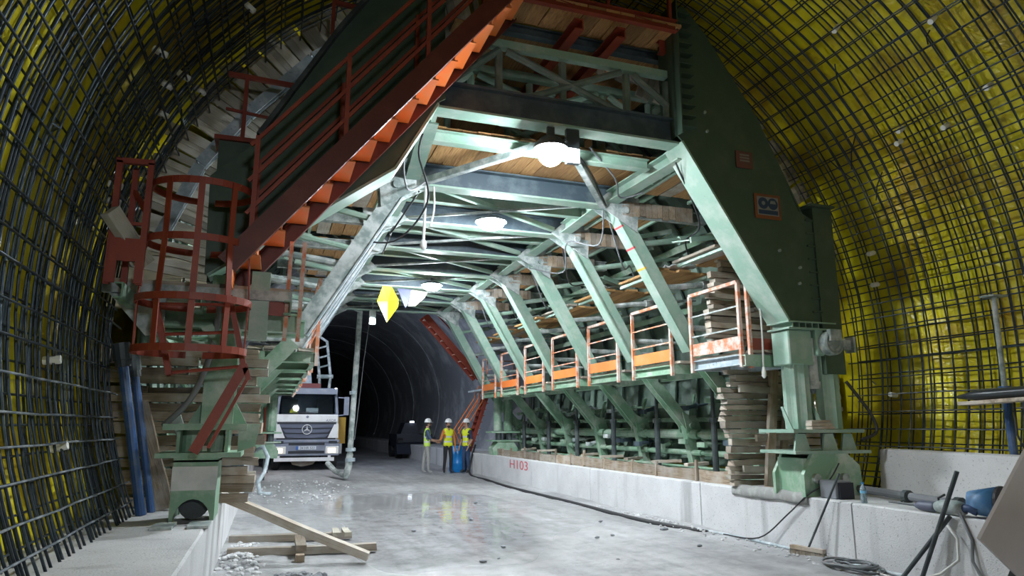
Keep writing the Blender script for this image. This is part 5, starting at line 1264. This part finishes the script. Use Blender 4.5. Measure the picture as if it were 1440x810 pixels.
MB().tube([(6.67, 5.58, KZ+.08), (6.66, 5.58, KZ+.16), (6.66, 5.5, KZ+.2)], .012, 6).build('side_grip', M['rubber'], dr, smooth=True)
bk = thing('blue_bucket', 'scuffed blue bucket lying on its side on the right ledge', 'bucket', (6.8, 5.05, KZ))
MB().tube([(6.74, 5.32, KZ+.14), (6.76, 5.29, KZ+.14), (6.80, 5.02, KZ+.16)], [.10, .115, .155], 20).build('shell', worn('bucket_blue', (.05, .17, .36), (.2, .3, .42), .5), bk, smooth=True)
MB().tube([(6.80, 5.02, KZ+.16), (6.805, 4.995, KZ+.16)], .162, 20).build('rim', M['rubber'], bk)
for nm, c, r, col, lab in (('orange_rag', (6.74, 4.86, KZ+.07), .09, (.62, .38, .22), 'crumpled orange rag lying beside the blue bucket'), ('white_bag', (6.67, 4.8, KZ+.045), .08, (.75, .75, .74), 'small white bag lying at the ledge edge beside the orange rag')):
    vs = [tuple(Vector(c) + V(r*1.2*math.sin(math.pi*i/8)*math.cos(2*math.pi*k/12), r*1.5*math.sin(math.pi*i/8)*math.sin(2*math.pi*k/12), r*.7*math.cos(math.pi*i/8))*(1 + .3*mnoise.noise(V(i*1.1, k*.9, r*50)))) for i in range(9) for k in range(12)]
    o = MB().add(vs, [(i*12+k, i*12+(k+1) % 12, (i+1)*12+(k+1) % 12, (i+1)*12+k) for i in range(8) for k in range(12)]).build(nm, flat(nm, col, .8), smooth=True, org=c); tag(o, lab, 'rag' if 'rag' in nm else 'bag')

# things leaning on the right kerb
br = thing('floor_broom', 'broom with a thin dark handle leaning on the right kerb', 'broom', (6.46, 7.2, 0))
MB().cyl((6.42, 7.27, .11), (6.585, 6.83, 1.03), .014, 8).build('handle', M['black_steel'], br)
MB().bar((6.36, 7.5, .1), (6.46, 7.05, .1), .07, .045).build('head', M['plank_dark'], br)
m = MB()
for i in range(22):
    f = i/21
    for dx in (-.02, .02): m.bar((6.36+.1*f+dx, 7.5-.45*f, .08), (6.36+.1*f+dx*1.6, 7.5-.45*f, .005), .012, .012)
tag(m.build('bristles', M['plank_dark'], br), kind='stuff')
for p, q, r, lab in (((6.45, 5.72, .02), (6.56, 5.25, 1.15), .022, 'long dark steel bar leaning on the right kerb, taller of the two'), ((6.42, 5.92, .02), (6.575, 5.40, .70), .022, 'shorter dark steel bar crossing the taller one at the right kerb')):
    o = MB().cyl(p, q, r, 10).build('steel_bar', M['black_steel'], smooth=False, org=p); tag(o, lab, 'bar')
o = MB().tube([(6.5, 5.38, .62), (6.52, 5.3, .5), (6.50, 5.3, .3), (6.42, 5.45, .15), (6.36, 5.7, .05), (6.3, 5.95, .03), (6.35, 6.2, .03)], .014, 6).build('grey_rope', M['rope'], smooth=True, org=(6.5, 5.4, .6)); tag(o, 'pale rope hanging from the crossed bars down to the floor', 'rope')
o = MB().tube([(6.585, 5.3, .75), (6.585, 5.2, .5), (6.56, 5.2, .3), (6.57, 5.1, .1), (6.5, 5.0, .03)], .016, 6).build('grey_rope', M['cable'], smooth=True, org=(6.58, 5.3, .75)); tag(o, 'darker cord dangling over the kerb face behind the crossed bars', 'rope')
pts = []
for i in range(150):
    t = i/149*2*math.pi*6; r = .2 + .08*math.sin(t*.37) + .05*math.sin(t*1.3)
    pts.append(V(6.3 + r*.8*math.cos(t), 6.45 + r*1.2*math.sin(t), .035 + .06*i/149 + .012*math.sin(t*2.3)))
o = MB().tube(pts, .013, 6).build('wire_coil', M['cable'], smooth=True, org=(6.28, 6.55, 0)); tag(o, 'tangled coil of grey wire on the floor at the right kerb', 'coil')
# tilted sheet at the right edge
sp = thing('tilted_sheet', 'large plain grey brown sheet tilted up at the right edge of the view', 'sheet', (5.9, 4.0, 0))
A, u, v = V(5.13, 4.0, .76), V(.70, .0, .71)*1.3, V(.55, .25, -.24)*1.9
n_ = u.cross(v).normalized()*.012
vs = [A, A+u, A+u+v, A+v]; vs = [x + n_ for x in vs] + [x - n_ for x in vs]
MB().add(vs, [(0,1,2,3), (7,6,5,4), (0,4,5,1), (1,5,6,2), (2,6,7,3), (3,7,4,0)]).build('sheet', worn('sheet_brown', (.42, .385, .385), (.48, .44, .44), .4, scale=.8, bump=.05), sp)
MB().bar(A + u*.5 + v*.6 - n_*2, (6.0, 4.6, 0), .05, .05).bar(A + v - n_*2, (A+v).xy.to_3d(), .05, .05).build('stand', M['black_steel'], sp)

# cables and hoses
def cable(pts, r, mat, name, lab, cat='cable', sub=6):
    P = [Vector(p) for p in pts]; out = []
    for i in range(len(P)-1):
        p0, p1, p2, p3 = P[max(i-1, 0)], P[i], P[i+1], P[min(i+2, len(P)-1)]
        for k in range(sub):
            t = k/sub
            out.append(.5*((2*p1) + (p2-p0)*t + (2*p0-5*p1+4*p2-p3)*t*t + (3*p1-p0-3*p2+p3)*t**3))
    out.append(P[-1])
    o = MB().tube(out, r, 7).build(name, mat, smooth=True, org=out[0]); return tag(o, lab, cat)
cable([(6.75, 23.4, .95), (6.5, 23.0, .5), (6.25, 22.2, .05), (6.15, 20, .03), (6.0, 17.3, .03), (6.05, 13.8, .03), (6.05, 10.8, .03), (6.35, 9.3, .02)], .035, M['rubber'], 'black_hose', 'long black hose running on the floor along the right kerb', 'hose')
cable([(6.35, 9.6, .03), (6.48, 8.6, .03), (6.5, 7.7, .03), (6.46, 6.9, .03), (6.5, 5.6, .03)], .02, M['dust_blue'], 'pale_conduit', 'thin pale conduit lying along the foot of the right kerb', 'conduit')
cable([(7.05, 7.3, 1.12), (6.85, 7.3, .9), (6.58, 7.4, .72), (6.55, 7.75, .45), (6.5, 8.3, .08), (6.35, 8.9, .05)], .010, M['rubber'], 'thin_cable', 'thin black cable hanging from the right leg over the kerb')
cable([(7.45, 7.45, 2.2), (7.58, 7.4, 2.0), (7.74, 7.35, 1.74), (7.74, 7.3, 1.52), (7.5, 7.33, 1.42)], .022, M['rubber'], 'hydraulic_hose', 'black hydraulic hose looping right of the front leg', 'hose')
cable([(6.2, 8.15, 5.1), (6.2, 8.15, 4.2), (6.45, 8.0, 3.8), (6.47, 7.9, 3.2), (6.44, 7.88, 2.4)], .013, M['rope'], 'pale_flex', 'pale cord with a plug hanging by the nearest right platform', 'cord')
o = MB().lathe((6.44, 7.88, 2.25), [(.01, 0), (.03, .03), (.03, .1), (.012, .16)], 10).build('plug', M['white_plastic'], smooth=True, org=(6.44, 7.88, 2.3)); tag(o, 'white plug at the end of the pale cord by the right platform', 'plug')
cable([(1.96, 9.6, 5.12), (1.95, 9.58, 4.7), (1.94, 9.58, 4.25)], .022, M['rope'], 'hanging_rope', 'longer pale knotted rope hanging from the second cross beam', 'rope')
cable([(2.08, 9.6, 5.12), (2.09, 9.58, 4.8), (2.04, 9.58, 4.5)], .016, M['rope'], 'hanging_rope', 'shorter pale rope hanging from the second cross beam', 'rope')
o = MB().lathe((1.94, 9.58, 4.13), [(.02, 0), (.05, .04), (.05, .1), (.025, .15)], 10).build('rope_knot', M['rope'], smooth=True, org=(1.94, 9.58, 4.2)); tag(o, 'dusty knot at the bottom of the longer hanging rope', 'knot')
for k, (pts, lab) in enumerate((
    ([(1.5, 7.9, 5.3), (1.35, 8.0, 4.9), (1.55, 8.8, 4.75), (1.9, 9.4, 5.1)], 'grey cable sagging near the left knee of the front portal'),
    ([(1.62, 7.95, 5.35), (1.55, 8.1, 5.0), (1.7, 8.2, 4.4), (1.5, 9.5, 4.2), (.9, 9.9, 4.3)], 'dark cable looping down below the left knee of the front portal'),
    ([(4.0, 8.2, 5.45), (4.6, 8.6, 5.2), (5.0, 9.2, 5.15), (5.3, 9.0, 5.2)], 'grey cable sagging beside the right edge beam'),
    ([(3.3, 7.5, 5.2), (4.2, 8.6, 5.25), (4.9, 9.5, 5.1)], 'cable running from the round floodlight to the right'),
    ([(4.9, 9.6, 5.05), (5.2, 10.4, 4.7), (5.0, 11.3, 4.95), (5.3, 12.2, 4.6), (5.0, 13.3, 4.9)], 'cable sagging along the right braces under the edge beam'),
    ([(1.9, 9.8, 5.1), (1.6, 10.5, 4.6), (1.8, 11.5, 5.0), (1.9, 13.5, 5.0)], 'cable sagging along the left braces under the edge beam'),
    ([(-.55, 7.3, 3.0), (-.6, 7.4, 2.4), (-.75, 7.5, 1.9), (-1.0, 7.6, 1.6)], 'black hose hanging below the left landing'))):
    cable(pts, .014 if k != 6 else .03, M['cable'] if k % 2 == 0 else M['rubber'], 'sagging_cable', lab)
# scraps of plastic and timber caught in the right hand frames
rnd = random.Random(21)
sc_l = ['crumpled pale plastic scrap caught in the right frame by the %s portal' % ordn[k] for k in range(1, 6)]
for k in range(5):
    y = PY[k+1] + rnd.uniform(.4, 1.2); c = V(6.3 + rnd.uniform(-.3, .6), y, 4.2 + rnd.uniform(-.05, .1))
    vs = []
    for i in range(6):
        for j in range(6): vs.append(tuple(c + V((i-2.5)*.1, (j-2.5)*.12, .09 + .08*mnoise.noise(V(i*.8, j*.8, k*5)))))
    o = MB().add(vs, [(i*6+j, i*6+j+1, (i+1)*6+j+1, (i+1)*6+j) for i in range(5) for j in range(5)]).build('plastic_scrap', flat('scrap', (.55, .6, .62), .35), smooth=True, org=c)
    o.modifiers.new('thick', 'SOLIDIFY').thickness = .006; tag(o, sc_l[k], 'scrap')

# ------------------------------------------------------------------ left ledge
for p, q, r, lab in (((-1.20, 8.15, KZ), (-1.55, 8.1, 2.45), .05, 'long blue steel prop leaning on the left reinforcement'), ((-1.14, 8.4, KZ), (-1.46, 8.3, 2.35), .04, 'second dark blue prop leaning just behind the long blue prop')):
    t = thing('blue_prop', lab, 'prop', p)
    P, Q = Vector(p), Vector(q); MB().cyl(P, P.lerp(Q, .9), r, 12).build('tube', M['blue_pipe'], t, smooth=False); MB().cyl(P.lerp(Q, .86), P.lerp(Q, .93), r*1.5, 12).cyl(P.lerp(Q, .9), Q, r*1.8, 12).build('collar', M['black_steel'], t)
o = plank((-1.02, 8.55, KZ + .02), (-1.38, 8.45, 1.85), .17, .1, 'plank_dark', up=(0, 1, 0), name='timber_prop'); tag(o, 'thick old timber leaning beside the blue props at left', 'timber')
o = MB().bar((-.98, 8.3, 1.7), (-.86, 8.3, 1.4), .1, .03, up=(0, 1, 0)).build('steel_plate', M['steel_dust'], org=(-.92, 8.3, 1.5)); tag(o, 'small pale steel plate hanging in the gloom left of the wheel box', 'plate')
for i, (p, q, w, t_, lab) in enumerate((
    ((-.85, 9.75, KZ+.08), (-.32, 9.72, KZ+.08), .16, .15, 'short squared timber lying across the left kerb, lower piece'),
    ((-.85, 9.95, KZ+.24), (-.42, 9.93, KZ+.24), .16, .15, 'short squared timber lying across the left kerb, upper piece'),
    ((-.9, 11.2, KZ+.08), (-.25, 11.15, KZ+.08), .2, .15, 'squared timber overhanging the left kerb further back'),
    ((-.8, 12.8, KZ+.08), (-.2, 12.8, KZ+.08), .2, .14, 'squared timber overhanging the left kerb furthest back'))):
    o = plank(p, q, w, t_, 'plank', name='squared_timber'); tag(o, lab, 'timber')
# flat dark slabs put in for the shadows before the wheel box
for i, (x, lab) in enumerate(((-.86, 'flat dark slab standing in for a shadow on the left ledge, left of the pair before the wheel box'), (-.56, 'flat dark slab standing in for a shadow on the left ledge, right of the pair before the wheel box'))):
    o = MB().box(x-.09, x+.09, 6.95, 7.32, KZ, KZ+.025).build('ledge_shadow', M['steel_dust'], org=(x, 7.1, KZ)); tag(o, lab, 'plate')

# ------------------------------------------------------------------ boards and rubble on the roadway
for p, q, w, t_, lab in (
    ((-.52, 9.22, .78), (1.20, 8.72, .07), .15, .09, 'long sawn board sloping from the left kerb down to the roadway'),
    ((-.42, 9.62, .06), (1.40, 9.45, .06), .13, .09, 'front one of the two boards lying flat under the sloping board'),
    ((-.44, 10.7, .06), (1.2, 10.55, .06), .13, .09, 'rear one of the two boards lying flat under the sloping board')):
    o = plank(p, q, w, t_, 'plank', name='sawn_board'); tag(o, lab, 'board')
for p, q, w, t_, up, lab in (
    ((.45, 9.9, .15), (.45, 9.2, .13), .12, .07, (0,0,1), 'short block crossing the two flat boards in the middle'),
    ((.95, 10.4, .16), (.90, 9.65, .20), .09, .05, (0,0,1), 'left one of two short pale battens laid over the flat boards'),
    ((1.08, 10.4, .16), (1.05, 9.62, .20), .09, .05, (0,0,1), 'right one of two short pale battens laid over the flat boards'),
    ((.43, 9.12, .04), (.43, 8.98, .04), .10, .08, (0,0,1), 'small dark wood block lying in front of the flat boards')):
    o = plank(p, q, w, t_, 'plank_dark' if 'dark' in lab or 'crossing' in lab else 'bulk', up=up, name='wood_block'); tag(o, lab, 'board')
def stone_mesh(seed):
    rnd = random.Random(seed); bm = bmesh.new(); bmesh.ops.create_icosphere(bm, subdivisions=1, radius=1)
    for v in bm.verts: v.co *= 1 + .35*mnoise.noise(v.co*1.7 + V(seed, 0, 0)); v.co.z *= .6
    me = bpy.data.meshes.new('stone'); bm.to_mesh(me); bm.free(); me.materials.append(M['lining']); return me
stm = [stone_mesh(k) for k in range(5)]
def heap(name, label, c, rx, ry, n, s0, s1, seed):
    rnd = random.Random(seed); b = MB()
    for i in range(n):
        a = rnd.uniform(0, 6.28); rr = math.sqrt(rnd.random()); x, y = c[0] + rx*rr*math.cos(a), c[1] + ry*rr*math.sin(a)
        s = rnd.uniform(s0, s1); m = stm[rnd.randrange(5)]; rot = Matrix.Rotation(rnd.uniform(0, 6), 3, 'Z')
        b.add([tuple(rot @ v.co*s + V(x, y, s*.3 + .05*(1-rr))) for v in m.vertices], [tuple(p.vertices) for p in m.polygons])
    o = b.build(name, M['kerb'] if seed % 2 else M['lining'], org=c); tag(o, label, 'rubble', kind='stuff')
heap('rubble', 'loose pale mud clods along the foot of the left kerb by the boards', (-.25, 9.3, 0), .3, 1.5, 160, .015, .05, 3)
heap('rubble', 'dark gravel scattered in front of the boards', (.35, 8.0, 0), .35, .35, 140, .01, .035, 4)
heap('rubble', 'pale mud and grit strewn along the foot of the right kerb', (6.3, 9.5, 0), .28, 4.5, 260, .008, .03, 5)
heap('rubble', 'broken mud clods on the roadway below the truck', (.6, 19, 0), 1.6, 3.5, 200, .015, .04, 7)
rnd = random.Random(9)
NTH = ('first', 'second', 'third', 'fourth', 'fifth', 'sixth', 'seventh', 'eighth', 'ninth', 'tenth', 'eleventh', 'twelfth')
SPOTS = ((2.5, 8.3, .035), (3.06, 9.2, .03), (2.75, 8.45, .02), (4.9, 9.6, .03), (4.6, 9.5, .025), (5.9, 9.8, .05), (3.4, 12, .035), (4.2, 14.5, .04), (5.4, 11, .03), (2.2, 11, .03), (5.6, 8.4, .03), (4.1, 7.9, .02))
order = sorted(range(len(SPOTS)), key=lambda i: SPOTS[i][1])
for i, (x, y, s) in enumerate(SPOTS):
    o = bpy.data.objects.new('stone', stm[i % 5]); COL.objects.link(o); o.location = (x, y, s*.35); o.scale = (s*1.6, s, s); o.rotation_euler = (0, 0, rnd.uniform(0, 6))
    tag(o, 'small stray stone on the open roadway, %s nearest to the viewer' % NTH[order.index(i)], 'stone', 'stray stones on the roadway')

# grey sacking draped over the kerb edge and a few splinters by the right leg
vs, fs = [], []
for i in range(25):
    y = 8.95 - 1.55*i/24
    for j, (dx, dz) in enumerate(((.30, .012), (.16, .05), (.03, .055), (-.025, .0), (-.03, -.07), (-.02, -.1))):
        n1 = mnoise.noise(V(y*3.1, j*.6, 2)); vs.append((6.6 + dx + .01*n1, y, KZ + dz*(1 + .5*n1) + (.02*n1 if j < 3 else 0)))
for i in range(24):
    for j in range(5): fs.append((i*6+j, i*6+j+1, (i+1)*6+j+1, (i+1)*6+j))
o = MB().add(vs, fs).build('grey_sacking', worn('sacking', (.26, .26, .25), (.42, .42, .41), .9, scale=6), smooth=True, org=(6.65, 8.2, KZ)); o.modifiers.new('thick', 'SOLIDIFY').thickness = .012
tag(o, 'strip of lumpy grey sacking draped over the right kerb edge before the timber stack', 'sacking')
for p, q, lab in (((6.95, 7.95, KZ+.02), (6.78, 8.45, KZ+.04), 'thin pale splintered lath lying on the kerb left of the right leg'), ((6.7, 7.55, KZ+.03), (6.95, 8.1, KZ+.03), 'thin grey lath lying on the kerb at the foot of the right leg')):
    o = plank(p, q, .04, .02, 'ply' if 'pale' in lab else 'plank', name='lath'); tag(o, lab, 'lath')
rnd = random.Random(33)
for k in range(6):
    x = 6.3 + rnd.uniform(0, .5); y = PY[k] + .5; 
    o = plank((x, y, 4.27), (x + rnd.uniform(-.3, .5), y + rnd.uniform(.7, 1.2), 4.27 + rnd.uniform(.04, .28)), rnd.uniform(.1, .2), .04, 'plank', name='loose_board'); tag(o, 'loose grey board thrown on the lower right deck between the %s and %s portals' % (ordn[k], ordn[k+1]), 'board')
    cable([(5.1, PY[k]+.2, 5.2), (5.7 + rnd.uniform(-.2, .2), PY[k]+.8, 4.4 + rnd.uniform(-.2, .2)), (6.3, PY[k+1]-.3, 4.6), (6.6, PY[k+1], 4.3)], .014, M['cable'] if k % 2 else M['rubber'], 'sagging_cable', 'cable slung outside the right braces between the %s and %s portals' % (ordn[k], ordn[k+1]))
